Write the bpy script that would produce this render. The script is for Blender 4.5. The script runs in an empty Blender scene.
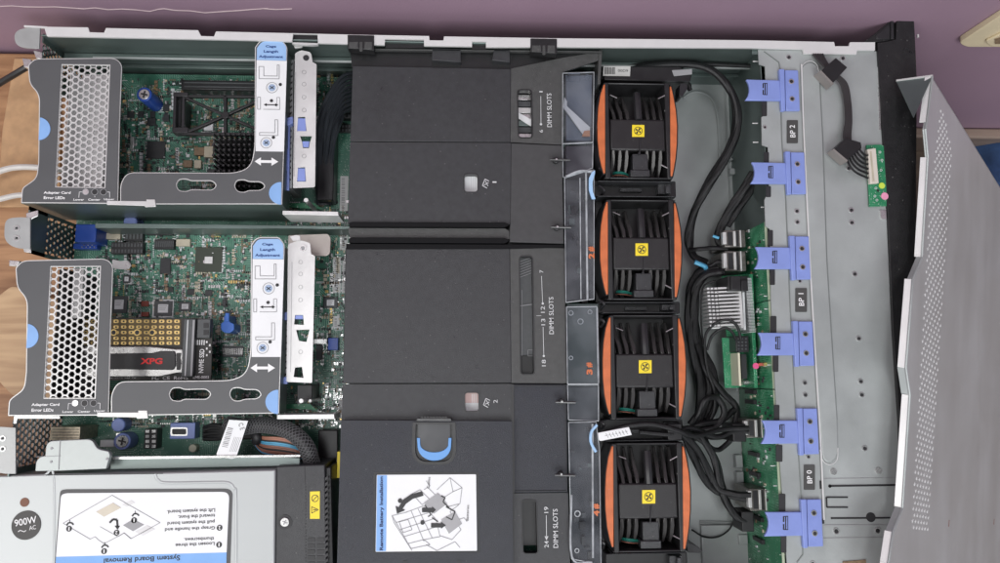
import bpy, math, random
from mathutils import Vector, Matrix
from mathutils.geometry import tessellate_polygon
SC = bpy.context.scene
COL = SC.collection
R = math.radians
# ------------------------------------------------------------------ camera and pixel -> point helpers
F = 725.0
def _basis():
    X = Vector((1, -.0013, -.05)).normalized()
    Y = Vector((-29, 5630, -725)); Y = (Y - X * Y.dot(X)).normalized()
    Z = X.cross(Y)
    return X, Y, Z
XC, YC, ZC = _basis()
RIM = .087
def c2w(v): return Vector((XC.dot(v), YC.dot(v), ZC.dot(v)))
DIST = .602
CAM = Vector((0, 0, RIM)) - c2w(Vector((0, 0, -1))) * DIST
def ray(px, py): return c2w(Vector(((px - 500) / F, -(py - 281.5) / F, -1)))
def P(px, py, z=RIM):
    d = ray(px, py); t = (z - CAM.z) / d.z
    p = CAM + d * t
    return Vector((p.x, p.y, z))
def PW(px, py, Y):
    d = ray(px, py); t = (Y - CAM.y) / d.y
    return CAM + d * t
def PX(px, py, X):
    d = ray(px, py); t = (X - CAM.x) / d.x
    return CAM + d * t
def S(px, py, z): return (P(px + 1, py, z) - P(px, py, z)).length
# ------------------------------------------------------------------ shapes in plan
def rnd(pts, r=3, n=5):
    out = []
    L = len(pts)
    for i in range(L):
        p = pts[i]; rr = p[2] if len(p) > 2 else r
        a = Vector(pts[i - 1][:2]); b = Vector(p[:2]); c = Vector(pts[(i + 1) % L][:2])
        if rr <= 0: out.append((b.x, b.y)); continue
        la, lc = (a - b).length, (c - b).length
        s = b + (a - b).normalized() * min(rr, la * .49); e = b + (c - b).normalized() * min(rr, lc * .49)
        for k in range(n + 1):
            t = k / n; q = s * (1 - t) ** 2 + b * 2 * t * (1 - t) + e * t * t
            out.append((q.x, q.y))
    return out
def rect(x0, y0, x1, y1, r=0):
    p = [(x0, y0), (x1, y0), (x1, y1), (x0, y1)]
    return rnd(p, r) if r else p
def circ(cx, cy, rx, ry=None, n=20, a0=0, a1=360):
    ry = rx if ry is None else ry
    m = n if a1 - a0 >= 360 else n + 1
    return [(cx + rx * math.cos(R(a0 + (a1 - a0) * k / n)), cy + ry * math.sin(R(a0 + (a1 - a0) * k / n))) for k in range(m)]
def inset(pts, d):
    A = sum(pts[i - 1][0] * pts[i][1] - pts[i][0] * pts[i - 1][1] for i in range(len(pts)))
    s = 1 if A > 0 else -1
    out = []; L = len(pts)
    for i in range(L):
        a = Vector(pts[i - 1]); b = Vector(pts[i]); c = Vector(pts[(i + 1) % L])
        e1 = (b - a); e2 = (c - b)
        if e1.length < 1e-6: e1 = e2
        if e2.length < 1e-6: e2 = e1
        e1.normalize(); e2.normalize()
        n = Vector((-(e1.y + e2.y), e1.x + e2.x))
        if n.length < 1e-6: n = Vector((-e1.y, e1.x))
        n.normalize()
        k = max(.5, n.dot(Vector((-e1.y, e1.x))))
        q = b + n * (s * d / k)
        out.append((q.x, q.y))
    return out
# ------------------------------------------------------------------ mesh builder
EACH = {'screw_hole', 'hole_rim', 'cut_slot', 'cover_slot', 'rivet', 'rivet_hole', 'touch_point', 'guard_wire', 'guard_vanes', 'guard_vane', 'floor_rib', 'floor_bracket', 'floor_hole', 'rim_slot', 'rear_bracket', 'cover_pin',
        'board_slot', 'hook_step', 'side_clip', 'cage_side', 'led_window', 'led_ring', 'rib_and_shadow_line', 'edge_tab', 'cage_clip', 'bezel_dimple', 'ear_latch', 'edge_strip', 'plug_opening', 'connector_latch', 'connector_slot', 'connector_hole',
        'screw', 'screw_recess', 'cover_boss', 'lid_notch', 'fan_wire', 'raised_edge', 'slot_groove', 'print_lines', 'plate_seam', 'usb_slot', 'port_pin', 'fan_guard', 'bracket_clip', 'crease', 'cover_rib', 'pad_holes', 'drawn_module', 'drawn_battery', 'mounting_ring', 'port_pin'}
LAST = []
class MB:
    def __init__(s): s.v = []; s.f = []; s.m = []; s.mi = 0
    def face(s, ids): s.f.append(ids); s.m.append(s.mi)
    def loops3(s, tops, bots):
        """tops/bots: lists of loops (first outer, rest holes) of Vectors"""
        if len(tops) == 1:
            n = len(tops[0]); b = len(s.v)
            s.v += tops[0] + bots[0]
            s.face(list(range(b, b + n))); s.face([b + n + i for i in reversed(range(n))])
            for i in range(n):
                j = (i + 1) % n; s.face([b + i, b + n + i, b + n + j, b + j])
            return
        s.holed = True
        flat = [Vector((p.x, p.y, 0)) for l in tops for p in l]
        tri = tessellate_polygon([[Vector((p.x, p.y, 0)) for p in l] for l in tops])
        b = len(s.v); N = len(flat)
        for l in tops: s.v += l
        for l in bots: s.v += l
        for t in tri:
            s.face([b + t[0], b + t[1], b + t[2]]); s.face([b + N + t[2], b + N + t[1], b + N + t[0]])
        o = 0
        for l in tops:
            n = len(l)
            for i in range(n):
                j = (i + 1) % n; s.face([b + o + i, b + N + o + i, b + N + o + j, b + o + j])
            o += n
    def prism(s, pts, zt, zb, holes=()):
        """outline drawn at height zt, vertical walls down to zb; zt may be a function of the point"""
        zf = zt if callable(zt) else (lambda x, y: zt)
        tops = [[P(x, y, zf(x, y)) for x, y in l] for l in [pts] + list(holes)]
        if callable(zt) and not callable(zb) and zb < 0: bots = [[Vector((p.x, p.y, p.z + zb)) for p in l] for l in tops]
        else: bots = [[Vector((p.x, p.y, zb)) for p in l] for l in tops]
        s.loops3(tops, bots); return s
    def box(s, x0, y0, x1, y1, zt, zb):
        xm, ym = (x0 + x1) / 2, (y0 + y1) / 2
        X0, X1 = P(x0, ym, zt).x, P(x1, ym, zt).x; Y0, Y1 = P(xm, y1, zt).y, P(xm, y0, zt).y
        return s.wbox(X0, Y0, zb, X1, Y1, zt)
    def wbox(s, x0, y0, z0, x1, y1, z1, M=None):
        b = len(s.v)
        c = [Vector(p) for p in ((x0, y0, z0), (x1, y0, z0), (x1, y1, z0), (x0, y1, z0), (x0, y0, z1), (x1, y0, z1), (x1, y1, z1), (x0, y1, z1))]
        if M: c = [M @ p for p in c]
        s.v += c
        for q in ((3, 2, 1, 0), (4, 5, 6, 7), (0, 1, 5, 4), (1, 2, 6, 5), (2, 3, 7, 6), (3, 0, 4, 7)): s.face([b + i for i in q])
        return s
    def vbox(s, x0, y0, x1, y1, X, th, back=0):
        a, b = PX(x0, (y0 + y1) / 2, X), PX(x1, (y0 + y1) / 2, X); c, d = PX((x0 + x1) / 2, y0, X), PX((x0 + x1) / 2, y1, X)
        return s.wbox(X - th, d.y, a.z, X + back, c.y, b.z)
    def solid(s, pts, off):
        """3-D polygon thickened by vector off"""
        n = len(pts); b = len(s.v)
        s.v += [Vector(p) for p in pts] + [Vector(p) + off for p in pts]
        s.face(list(range(b, b + n))); s.face([b + n + i for i in reversed(range(n))])
        for i in range(n):
            j = (i + 1) % n; s.face([b + i, b + n + i, b + n + j, b + j])
        return s
    def cyl(s, px, py, r, zt, zb, n=20, r2=None):
        """upright cylinder, r in pixels at zt; r2 radius at bottom"""
        c = P(px, py, zt); k = S(px, py, zt); rr = r * k; rb = (r2 if r2 is not None else r) * k
        t = [Vector((c.x + rr * math.cos(2 * math.pi * i / n), c.y + rr * math.sin(2 * math.pi * i / n), zt)) for i in range(n)]
        bo = [Vector((c.x + rb * math.cos(2 * math.pi * i / n), c.y + rb * math.sin(2 * math.pi * i / n), zb)) for i in range(n)]
        s.loops3([t], [bo]); return s
    def ring(s, px, py, r, w, zt, zb, n=24):
        c = P(px, py, zt); k = S(px, py, zt)
        def lp(rr, z): return [Vector((c.x + rr * k * math.cos(2 * math.pi * i / n), c.y + rr * k * math.sin(2 * math.pi * i / n), z)) for i in range(n)]
        s.loops3([lp(r, zt), lp(r - w, zt)], [lp(r, zb), lp(r - w, zb)]); return s
    def tube(s, pts, r, n=8, sub=6, px=True, flat=1.0):
        """smooth tube through (px,py,z) points; r in metres"""
        q = [P(*p) for p in pts] if px else [Vector(p) for p in pts]
        if len(q) > 2 and sub > 1:
            e = [q[0] * 2 - q[1]] + q + [q[-1] * 2 - q[-2]]; o = []
            for i in range(1, len(e) - 2):
                for k in range(sub):
                    t = k / sub; a, b, c, d = e[i - 1], e[i], e[i + 1], e[i + 2]
                    o.append(.5 * ((2 * b) + (c - a) * t + (2 * a - 5 * b + 4 * c - d) * t * t + (3 * b - a - 3 * c + d) * t ** 3))
            o.append(q[-1]); q = o
        base = len(s.v); up = Vector((0, 0, 1))
        for i, p in enumerate(q):
            d = (q[min(i + 1, len(q) - 1)] - q[max(i - 1, 0)]).normalized()
            a = d.cross(up)
            if a.length < .05: a = d.cross(Vector((0, 1, 0)))
            a.normalize(); b = a.cross(d).normalized()
            rr = r[i * (len(r) - 1) // max(1, len(q) - 1)] if isinstance(r, (list, tuple)) else r
            for k in range(n):
                w = 2 * math.pi * k / n
                s.v.append(p + a * (rr * math.cos(w)) + b * (rr * flat * math.sin(w)))
        for i in range(len(q) - 1):
            for k in range(n):
                k2 = (k + 1) % n
                s.face([base + i * n + k, base + i * n + k2, base + (i + 1) * n + k2, base + (i + 1) * n + k])
        s.face([base + k for k in reversed(range(n))]); s.face([base + (len(q) - 1) * n + k for k in range(n)])
        return s
    def braid(s, pts, R0, r, n, pitch, sub=10):
        """crossing helical filaments round a smooth path"""
        q = [P(*p) for p in pts]; e = [q[0] * 2 - q[1]] + q + [q[-1] * 2 - q[-2]]; o = []
        for i in range(1, len(e) - 2):
            for k in range(sub):
                t = k / sub; a, b, c, d = e[i - 1], e[i], e[i + 1], e[i + 2]
                o.append(.5 * ((2 * b) + (c - a) * t + (2 * a - 5 * b + 4 * c - d) * t * t + (3 * b - a - 3 * c + d) * t ** 3))
        o.append(q[-1]); L = [0]
        for a, b in zip(o, o[1:]): L.append(L[-1] + (b - a).length)
        for sg in (1, -1):
            for j in range(n):
                path = []
                for i, p in enumerate(o):
                    d = (o[min(i + 1, len(o) - 1)] - o[max(i - 1, 0)]).normalized(); a = d.cross(Vector((0, 0, 1))).normalized(); b = a.cross(d)
                    w = sg * 2 * math.pi * L[i] / pitch + 2 * math.pi * j / n
                    path.append(tuple(p + (a * math.cos(w) + b * math.sin(w)) * (R0 + (.0001 if sg > 0 else 0))))
                s.tube(path, r, 4, 1, px=False)
        return s
    def line(s, pts, w, z, th=.0003):
        """flat printed line; pts px, w px"""
        for a, b in zip(pts, pts[1:]):
            a2, b2 = Vector(a[:2]), Vector(b[:2]); d = b2 - a2
            if d.length < 1e-6: continue
            n = Vector((-d.y, d.x)).normalized() * w / 2
            s.prism([tuple(a2 + n), tuple(b2 + n), tuple(b2 - n), tuple(a2 - n)], z, z - th)
        return s
    def text(s, t, px, py, w, h, z, rot=0, M=None, bold=0):
        c = bpy.data.curves.new('t', 'FONT'); c.body = t; c.resolution_u = 3; c.offset = bold
        o = bpy.data.objects.new('t', c); COL.objects.link(o)
        bpy.context.view_layer.update()
        me = o.evaluated_get(bpy.context.evaluated_depsgraph_get()).to_mesh()
        V = [v.co.copy() for v in me.vertices]; Fs = [list(p.vertices) for p in me.polygons]
        o.to_mesh_clear(); bpy.data.objects.remove(o); bpy.data.curves.remove(c)
        if not V: return s
        x0, x1 = min(v.x for v in V), max(v.x for v in V); y0, y1 = min(v.y for v in V), max(v.y for v in V)
        if M is None:
            k = S(px, py, z); cc = P(px, py, z); cr, sr = math.cos(R(rot)), math.sin(R(rot))
        b = len(s.v)
        for v in V:
            x = ((v.x - x0) / max(1e-6, x1 - x0) - .5) * w; y = ((v.y - y0) / max(1e-6, y1 - y0) - .5) * h
            if M is None: s.v.append(Vector((cc.x + (x * cr - y * sr) * k, cc.y + (x * sr + y * cr) * k, z)))
            else: s.v.append(M @ Vector((x, y, 0)))
        for f in Fs: s.face([b + i for i in f])
        return s
    def hexvent(s, x0, y0, cols, rows, cx, cy, z, th=.0008, hole=.74, skew=0):
        """perforated sheet: hexagonal cells, each a ring round its hole"""
        for c in range(cols):
            for r in range(rows):
                my = y0 + r * cy + (cy / 2 if c % 2 else 0); mx = x0 + c * cx + skew * (my - y0)
                o = []; i_ = []
                for k in range(6):
                    a = R(60 * k); ex = cx * 2 / 3 * math.cos(a); ey = cy / math.sqrt(3) * math.sin(a)
                    o.append(P(mx + ex, my + ey, z)); i_.append(P(mx + ex * hole, my + ey * hole, z))
                b = len(s.v); s.v += o + i_ + [Vector((p.x, p.y, z - th)) for p in i_]
                for k in range(6):
                    j = (k + 1) % 6
                    s.face([b + k, b + j, b + 6 + j, b + 6 + k]); s.face([b + 6 + k, b + 6 + j, b + 12 + j, b + 12 + k])
        return s
    def build(s, name, mat, parent=None, bev=0, kind=None, smooth=True, segs=2):
        if name in EACH:                     # every separate piece becomes an object of its own
            par = list(range(len(s.v)))
            def find(i):
                while par[i] != i: par[i] = par[par[i]]; i = par[i]
                return i
            for f in s.f:
                r0 = find(f[0])
                for i in f[1:]: par[find(i)] = r0
            groups = {}
            for f in s.f: groups.setdefault(find(f[0]), []).append(f)
            if len(groups) > 1:
                objs = []
                for fs in groups.values():
                    ids = sorted({i for f in fs for i in f}); mp = {i: k for k, i in enumerate(ids)}
                    q = MB(); q.v = [s.v[i] for i in ids]; q.f = [[mp[i] for i in f] for f in fs]; q.m = [0] * len(q.f)
                    if getattr(s, 'holed', False): q.holed = True
                    objs.append(q.build(name, mat, parent, bev, kind, smooth, segs))
                LAST[:] = objs
                return objs[0]
        if parent is not None:
            off = Vector((0, 0, 0)); q = parent
            while q is not None: off += q.location; q = q.parent
            if off.length > 0: s.v = [Vector(v) - off for v in s.v]
        if getattr(s, 'holed', False): bev = 0
        me = bpy.data.meshes.new(name)
        me.from_pydata([tuple(v) for v in s.v], [], s.f)
        mats = mat if isinstance(mat, (list, tuple)) else [mat]
        for m in mats: me.materials.append(m)
        if len(mats) > 1: me.polygons.foreach_set('material_index', s.m)
        me.validate(); 
        import bmesh
        bm = bmesh.new(); bm.from_mesh(me); bmesh.ops.recalc_face_normals(bm, faces=bm.faces); bm.to_mesh(me); bm.free()
        if smooth:
            me.polygons.foreach_set('use_smooth', [True] * len(me.polygons)); me.set_sharp_from_angle(angle=R(38))
        o = bpy.data.objects.new(name, me); COL.objects.link(o)
        if parent is not None: o.parent = parent
        if bev:
            md = o.modifiers.new('bevel', 'BEVEL'); md.width = bev; md.segments = segs; md.limit_method = 'ANGLE'; md.angle_limit = R(45)
            md.harden_normals = False
        if kind: o['kind'] = kind
        return o
def thing(name, label, cat, loc=(0, 0, 0), group=None):
    o = bpy.data.objects.new(name, None); COL.objects.link(o); o.empty_display_size = .02
    o.location = loc; o['label'] = label; o['category'] = cat
    if group: o['group'] = group
    return o
def tag(o, label, cat, group=None):
    o['label'] = label; o['category'] = cat
    if group: o['group'] = group
    return o
def copy_tree(o, parent=None):
    c = o.copy(); COL.objects.link(c)
    if parent is not None: c.parent = parent
    for ch in list(o.children): copy_tree(ch, c)
    return c
# ------------------------------------------------------------------ materials
def mat(name, col, rough=.5, metal=0, var=.06, scale=60, bump=0, bscale=400, spec=.5, aniso=None, coat=0, dust=0, smudge=0):
    m = bpy.data.materials.new(name); m.use_nodes = True; n = m.node_tree; b = n.nodes['Principled BSDF']
    b.inputs['Roughness'].default_value = rough; b.inputs['Metallic'].default_value = metal
    b.inputs['Specular IOR Level'].default_value = spec; b.inputs['Coat Weight'].default_value = coat
    tc = n.nodes.new('ShaderNodeTexCoord')
    src = tc.outputs['Object']
    if aniso:
        mp = n.nodes.new('ShaderNodeMapping'); mp.inputs['Scale'].default_value = aniso; n.links.new(src, mp.inputs[0]); src = mp.outputs[0]
    nz = n.nodes.new('ShaderNodeTexNoise'); nz.inputs['Scale'].default_value = scale; nz.inputs['Detail'].default_value = 6
    n.links.new(src, nz.inputs['Vector'])
    rp = n.nodes.new('ShaderNodeValToRGB')
    rp.color_ramp.elements[0].position = .3; rp.color_ramp.elements[1].position = .7
    rp.color_ramp.elements[0].color = [c * (1 - var) for c in col] + [1]; rp.color_ramp.elements[1].color = [min(1, c * (1 + var)) for c in col] + [1]
    n.links.new(nz.outputs['Fac'], rp.inputs['Fac']); n.links.new(rp.outputs['Color'], b.inputs['Base Color'])
    mr = n.nodes.new('ShaderNodeMapRange'); mr.inputs['To Min'].default_value = max(.02, rough - .08); mr.inputs['To Max'].default_value = min(1, rough + .08)
    n.links.new(nz.outputs['Fac'], mr.inputs['Value']); n.links.new(mr.outputs[0], b.inputs['Roughness'])
    if smudge:      # large handled patches that change the gloss and, a little, the tone
        n3 = n.nodes.new('ShaderNodeTexNoise'); n3.inputs['Scale'].default_value = 14; n3.inputs['Detail'].default_value = 9; n3.inputs['Roughness'].default_value = .65
        n.links.new(tc.outputs['Object'], n3.inputs['Vector'])
        m3 = n.nodes.new('ShaderNodeMapRange'); m3.inputs['From Min'].default_value = .35; m3.inputs['From Max'].default_value = .65; m3.inputs['To Min'].default_value = -smudge; m3.inputs['To Max'].default_value = smudge
        n.links.new(n3.outputs['Fac'], m3.inputs['Value'])
        ad = n.nodes.new('ShaderNodeMath'); ad.operation = 'ADD'; n.links.new(mr.outputs[0], ad.inputs[0]); n.links.new(m3.outputs[0], ad.inputs[1]); n.links.new(ad.outputs[0], b.inputs['Roughness'])
        m4 = n.nodes.new('ShaderNodeMapRange'); m4.inputs['From Min'].default_value = .3; m4.inputs['From Max'].default_value = .7; m4.inputs['To Min'].default_value = 1 - smudge * .9; m4.inputs['To Max'].default_value = 1 + smudge * .9
        n.links.new(n3.outputs['Fac'], m4.inputs['Value'])
        vm = n.nodes.new('ShaderNodeVectorMath'); vm.operation = 'SCALE'; n.links.new(rp.outputs['Color'], vm.inputs[0]); n.links.new(m4.outputs[0], vm.inputs['Scale']); n.links.new(vm.outputs[0], b.inputs['Base Color'])
    if dust:
        vo = n.nodes.new('ShaderNodeTexVoronoi'); vo.inputs['Scale'].default_value = 260; n.links.new(tc.outputs['Object'], vo.inputs['Vector'])
        sc_ = n.nodes.new('ShaderNodeSeparateColor'); n.links.new(vo.outputs['Color'], sc_.inputs[0])
        th = n.nodes.new('ShaderNodeMath'); th.operation = 'MULTIPLY'; th.inputs[1].default_value = .16; n.links.new(sc_.outputs[0], th.inputs[0])
        ls = n.nodes.new('ShaderNodeMath'); ls.operation = 'LESS_THAN'; n.links.new(vo.outputs['Distance'], ls.inputs[0]); n.links.new(th.outputs[0], ls.inputs[1])
        g = n.nodes.new('ShaderNodeMath'); g.operation = 'GREATER_THAN'; g.inputs[1].default_value = .55; n.links.new(sc_.outputs[1], g.inputs[0])
        m5 = n.nodes.new('ShaderNodeMath'); m5.operation = 'MULTIPLY'; n.links.new(ls.outputs[0], m5.inputs[0]); n.links.new(g.outputs[0], m5.inputs[1])
        m6 = n.nodes.new('ShaderNodeMath'); m6.operation = 'MULTIPLY'; m6.inputs[1].default_value = dust; n.links.new(m5.outputs[0], m6.inputs[0])
        mx = n.nodes.new('ShaderNodeMix'); mx.data_type = 'RGBA'; mx.inputs[7].default_value = (.45, .44, .42, 1); n.links.new(m6.outputs[0], mx.inputs[0]); n.links.new(b.inputs['Base Color'].links[0].from_socket, mx.inputs[6]); n.links.new(mx.outputs[2], b.inputs['Base Color'])
    if bump:
        n2 = n.nodes.new('ShaderNodeTexNoise'); n2.inputs['Scale'].default_value = bscale; n2.inputs['Detail'].default_value = 3
        n.links.new(tc.outputs['Object'], n2.inputs['Vector'])
        bp = n.nodes.new('ShaderNodeBump'); bp.inputs['Strength'].default_value = bump; bp.inputs['Distance'].default_value = .0006
        n.links.new(n2.outputs['Fac'], bp.inputs['Height']); n.links.new(bp.outputs[0], b.inputs['Normal'])
    return m
M = {}
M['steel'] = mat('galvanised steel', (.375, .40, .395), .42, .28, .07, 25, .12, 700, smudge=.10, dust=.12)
M['rim'] = mat('bare steel rim', (.74, .74, .73), .35, .25, .04, 40)
M['bright'] = mat('bright sheet steel', (.66, .66, .65), .36, .35, .08, 40, .15, 300, smudge=.08)
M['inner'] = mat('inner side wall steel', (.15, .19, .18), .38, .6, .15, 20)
M['lid'] = mat('lid steel', (.60, .60, .605), .36, .45, .05, 24, .08, 700, aniso=(1.4, .14, 1), smudge=.04)
M['baffle'] = mat('matte black plastic', (.031, .032, .035), .38, 0, .14, 200, .45, 2200, smudge=.09, dust=.12)
M['baffle2'] = mat('grey black plastic', (.062, .063, .062), .40, 0, .12, 200, .6, 2200, smudge=.08, dust=.1)
M['tray'] = mat('blue black plastic tray', (.018, .020, .028), .38, 0, .12, 200, .6, 2200, smudge=.08, dust=.1)
M['black'] = mat('black plastic', (.014, .014, .015), .4, 0, .15, 120)
M['gloss'] = mat('glossy black plastic', (.022, .022, .024), .33, 0, .15, 120)
M['bezel'] = mat('black bezel paint', (.012, .012, .013), .45, 0, .15, 150, .4, 1800, smudge=.06, dust=.2)
M['cable'] = mat('black cable', (.007, .007, .008), .48, 0, .2, 300, .6, 1800)
M['plate'] = mat('grey printed film', (.088, .091, .095), .42, 0, .04, 30, .1, 2000)
M['white'] = mat('white print', (.8, .8, .8), .5, 0, .03, 50)
M['label'] = mat('white label paper', (.78, .79, .80), .45, 0, .02, 50)
M['lblue'] = mat('light blue print', (.14, .36, .80), .45, 0, .03, 50)
M['blue'] = mat('periwinkle plastic', (.22, .285, .62), .38, 0, .06, 60, .15, 900, smudge=.05)
M['dblue'] = mat('dark blue plastic', (.02, .07, .35), .35, 0, .1, 60)
M['mblue'] = mat('blue plastic', (.05, .16, .55), .35, 0, .1, 60)
M['orange'] = mat('orange plastic', (.56, .145, .048), .42, 0, .12, 120, .4, 900, dust=.25)
M['yellow'] = mat('yellow sticker', (.85, .66, .03), .45, 0, .03, 60)
M['ink'] = mat('black ink', (.02, .02, .022), .5, 0, .1, 60)
M['grey'] = mat('grey ink', (.30, .30, .31), .5, 0, .05, 60)
M['lgrey'] = mat('pale grey ink', (.62, .63, .64), .5, 0, .05, 60)
M['silver'] = mat('silver metal', (.65, .65, .64), .28, .85, .1, 200)
M['gold'] = mat('gold plated copper', (.75, .55, .22), .3, .8, .1, 200)
M['tan'] = mat('beige plastic', (.48, .43, .33), .5, 0, .1, 100)
M['cream'] = mat('cream plastic', (.66, .56, .38), .5, 0, .05, 60, .1, 1000)
M['chip'] = mat('chip epoxy', (.028, .03, .032), .45, 0, .12, 300)
M['chip2'] = mat('grey chip epoxy', (.07, .075, .078), .45, 0, .12, 300)
M['ceram'] = mat('brown ceramic', (.22, .15, .09), .5, 0, .2, 500)
M['heat'] = mat('aluminium heat sink', (.70, .70, .70), .35, .3, .1, 100)
M['red'] = mat('red print', (.80, .03, .03), .5, 0, .05, 100)
M['pink'] = mat('pink sticker', (.75, .10, .28), .5, 0, .05, 100)
M['lime'] = mat('lime sticker', (.55, .70, .08), .5, 0, .05, 100)
M['copper'] = mat('salmon wire', (.34, .15, .10), .4, 0, .1, 100)
M['sky'] = mat('light blue wire', (.10, .40, .62), .4, 0, .1, 100)
M['teal'] = mat('teal wire', (.02, .22, .17), .4, 0, .1, 100)
M['wcable'] = mat('off white cable', (.62, .60, .57), .45, 0, .05, 100)
M['cloth'] = mat('blue cloth', (.03, .07, .17), .85, 0, .35, 40, .5, 300)
M['card'] = mat('tan cardboard', (.46, .28, .15), .8, 0, .12, 120, .2, 500)
def wood(name, c1, c2, rot):
    m = bpy.data.materials.new(name); m.use_nodes = True; n = m.node_tree; b = n.nodes['Principled BSDF']
    tc = n.nodes.new('ShaderNodeTexCoord'); mp = n.nodes.new('ShaderNodeMapping')
    mp.inputs['Rotation'].default_value = (0, 0, R(rot)); mp.inputs['Scale'].default_value = (6, 60, 6)
    nz = n.nodes.new('ShaderNodeTexNoise'); nz.inputs['Scale'].default_value = 1.2; nz.inputs['Detail'].default_value = 8; nz.inputs['Distortion'].default_value = 1.2
    rp = n.nodes.new('ShaderNodeValToRGB'); rp.color_ramp.elements[0].position = .35; rp.color_ramp.elements[1].position = .65
    rp.color_ramp.elements[0].color = c1 + (1,); rp.color_ramp.elements[1].color = c2 + (1,)
    n.links.new(tc.outputs['Object'], mp.inputs[0]); n.links.new(mp.outputs[0], nz.inputs['Vector']); n.links.new(nz.outputs['Fac'], rp.inputs[0]); n.links.new(rp.outputs[0], b.inputs['Base Color'])
    b.inputs['Roughness'].default_value = .5
    return m
M['deep'] = mat('deep black plastic', (.006, .006, .007), .6, 0, .1, 60, spec=.15)
M['slate'] = mat('frosted slate plastic', (.10, .12, .12), .62, 0, .1, 20, spec=.3)
M['wood'] = wood('oak table top', (.23, .11, .05), (.42, .23, .115), 20)
M['wood2'] = wood('pale board', (.36, .22, .12), (.52, .35, .20), -35)
M['floor'] = wood('floor boards', (.12, .09, .07), (.20, .15, .11), 5)
def pcb(name, base=(.040, .140, .095), lite=(.20, .38, .29), sc=1.0):
    m = bpy.data.materials.new(name); m.use_nodes = True; n = m.node_tree; b = n.nodes['Principled BSDF']; L = n.links
    tc = n.nodes.new('ShaderNodeTexCoord')
    def new(t, **k):
        q = n.nodes.new(t)
        for a, v in k.items(): q.inputs[a].default_value = v
        return q
    vor = new('ShaderNodeTexVoronoi', Scale=95 * sc); L.new(tc.outputs['Object'], vor.inputs['Vector'])
    sx = n.nodes.new('ShaderNodeSeparateColor'); L.new(vor.outputs['Color'], sx.inputs[0])
    sp = n.nodes.new('ShaderNodeSeparateXYZ'); L.new(tc.outputs['Object'], sp.inputs[0])
    def stripes(sock, freq):
        a = n.nodes.new('ShaderNodeMath'); a.operation = 'MULTIPLY'; a.inputs[1].default_value = freq; L.new(sock, a.inputs[0])
        c = n.nodes.new('ShaderNodeMath'); c.operation = 'FRACT'; L.new(a.outputs[0], c.inputs[0])
        d = n.nodes.new('ShaderNodeMath'); d.operation = 'GREATER_THAN'; d.inputs[1].default_value = .6; L.new(c.outputs[0], d.inputs[0]); return d.outputs[0]
    s1 = stripes(sp.outputs['X'], 620); s2 = stripes(sp.outputs['Y'], 620)
    ad = n.nodes.new('ShaderNodeMath'); ad.operation = 'ADD'; L.new(sp.outputs['X'], ad.inputs[0]); L.new(sp.outputs['Y'], ad.inputs[1])
    s3 = stripes(ad.outputs[0], 430)
    g1 = n.nodes.new('ShaderNodeMath'); g1.operation = 'GREATER_THAN'; g1.inputs[1].default_value = .5; L.new(sx.outputs[0], g1.inputs[0])
    mx = n.nodes.new('ShaderNodeMix'); L.new(g1.outputs[0], mx.inputs['Factor']); L.new(s1, mx.inputs[2]); L.new(s2, mx.inputs[3])
    g2 = n.nodes.new('ShaderNodeMath'); g2.operation = 'GREATER_THAN'; g2.inputs[1].default_value = .72; L.new(sx.outputs[1], g2.inputs[0])
    mx2 = n.nodes.new('ShaderNodeMix'); L.new(g2.outputs[0], mx2.inputs['Factor']); L.new(mx.outputs[0], mx2.inputs[2]); L.new(s3, mx2.inputs[3])
    nz = new('ShaderNodeTexNoise', Scale=55 * sc, Detail=5); L.new(tc.outputs['Object'], nz.inputs['Vector'])
    mr = new('ShaderNodeMapRange'); mr.inputs['From Min'].default_value = .42; mr.inputs['From Max'].default_value = .62; L.new(nz.outputs['Fac'], mr.inputs[0])
    ml = n.nodes.new('ShaderNodeMath'); ml.operation = 'MULTIPLY'; L.new(mx2.outputs[0], ml.inputs[0]); L.new(mr.outputs[0], ml.inputs[1])
    cm = n.nodes.new('ShaderNodeMix'); cm.data_type = 'RGBA'; cm.inputs[6].default_value = base + (1,); cm.inputs[7].default_value = lite + (1,); L.new(ml.outputs[0], cm.inputs[0])
    v2 = new('ShaderNodeTexVoronoi', Scale=520 * sc); L.new(tc.outputs['Object'], v2.inputs['Vector'])
    lt = n.nodes.new('ShaderNodeMath'); lt.operation = 'LESS_THAN'; lt.inputs[1].default_value = .20; L.new(v2.outputs['Distance'], lt.inputs[0])
    nz2 = new('ShaderNodeTexNoise', Scale=40 * sc, Detail=3); L.new(tc.outputs['Object'], nz2.inputs['Vector'])
    g3 = n.nodes.new('ShaderNodeMath'); g3.operation = 'GREATER_THAN'; g3.inputs[1].default_value = .44; L.new(nz2.outputs['Fac'], g3.inputs[0])
    ml2 = n.nodes.new('ShaderNodeMath'); ml2.operation = 'MULTIPLY'; L.new(lt.outputs[0], ml2.inputs[0]); L.new(g3.outputs[0], ml2.inputs[1])
    cm2 = n.nodes.new('ShaderNodeMix'); cm2.data_type = 'RGBA'; cm2.inputs[7].default_value = (.42, .47, .42, 1); L.new(ml2.outputs[0], cm2.inputs[0]); L.new(cm.outputs[2], cm2.inputs[6])
    L.new(cm2.outputs[2], b.inputs['Base Color']); b.inputs['Roughness'].default_value = .35
    return m
M['pcb'] = pcb('green circuit board')
M['pcb2'] = pcb('bright green circuit board', (.02, .19, .085), (.10, .36, .20))
def wallmat():
    m = mat('mauve wall paint', (.31, .205, .268), .62, 0, .05, 6, .25, 500)
    return m
M['wall'] = wallmat()
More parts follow.
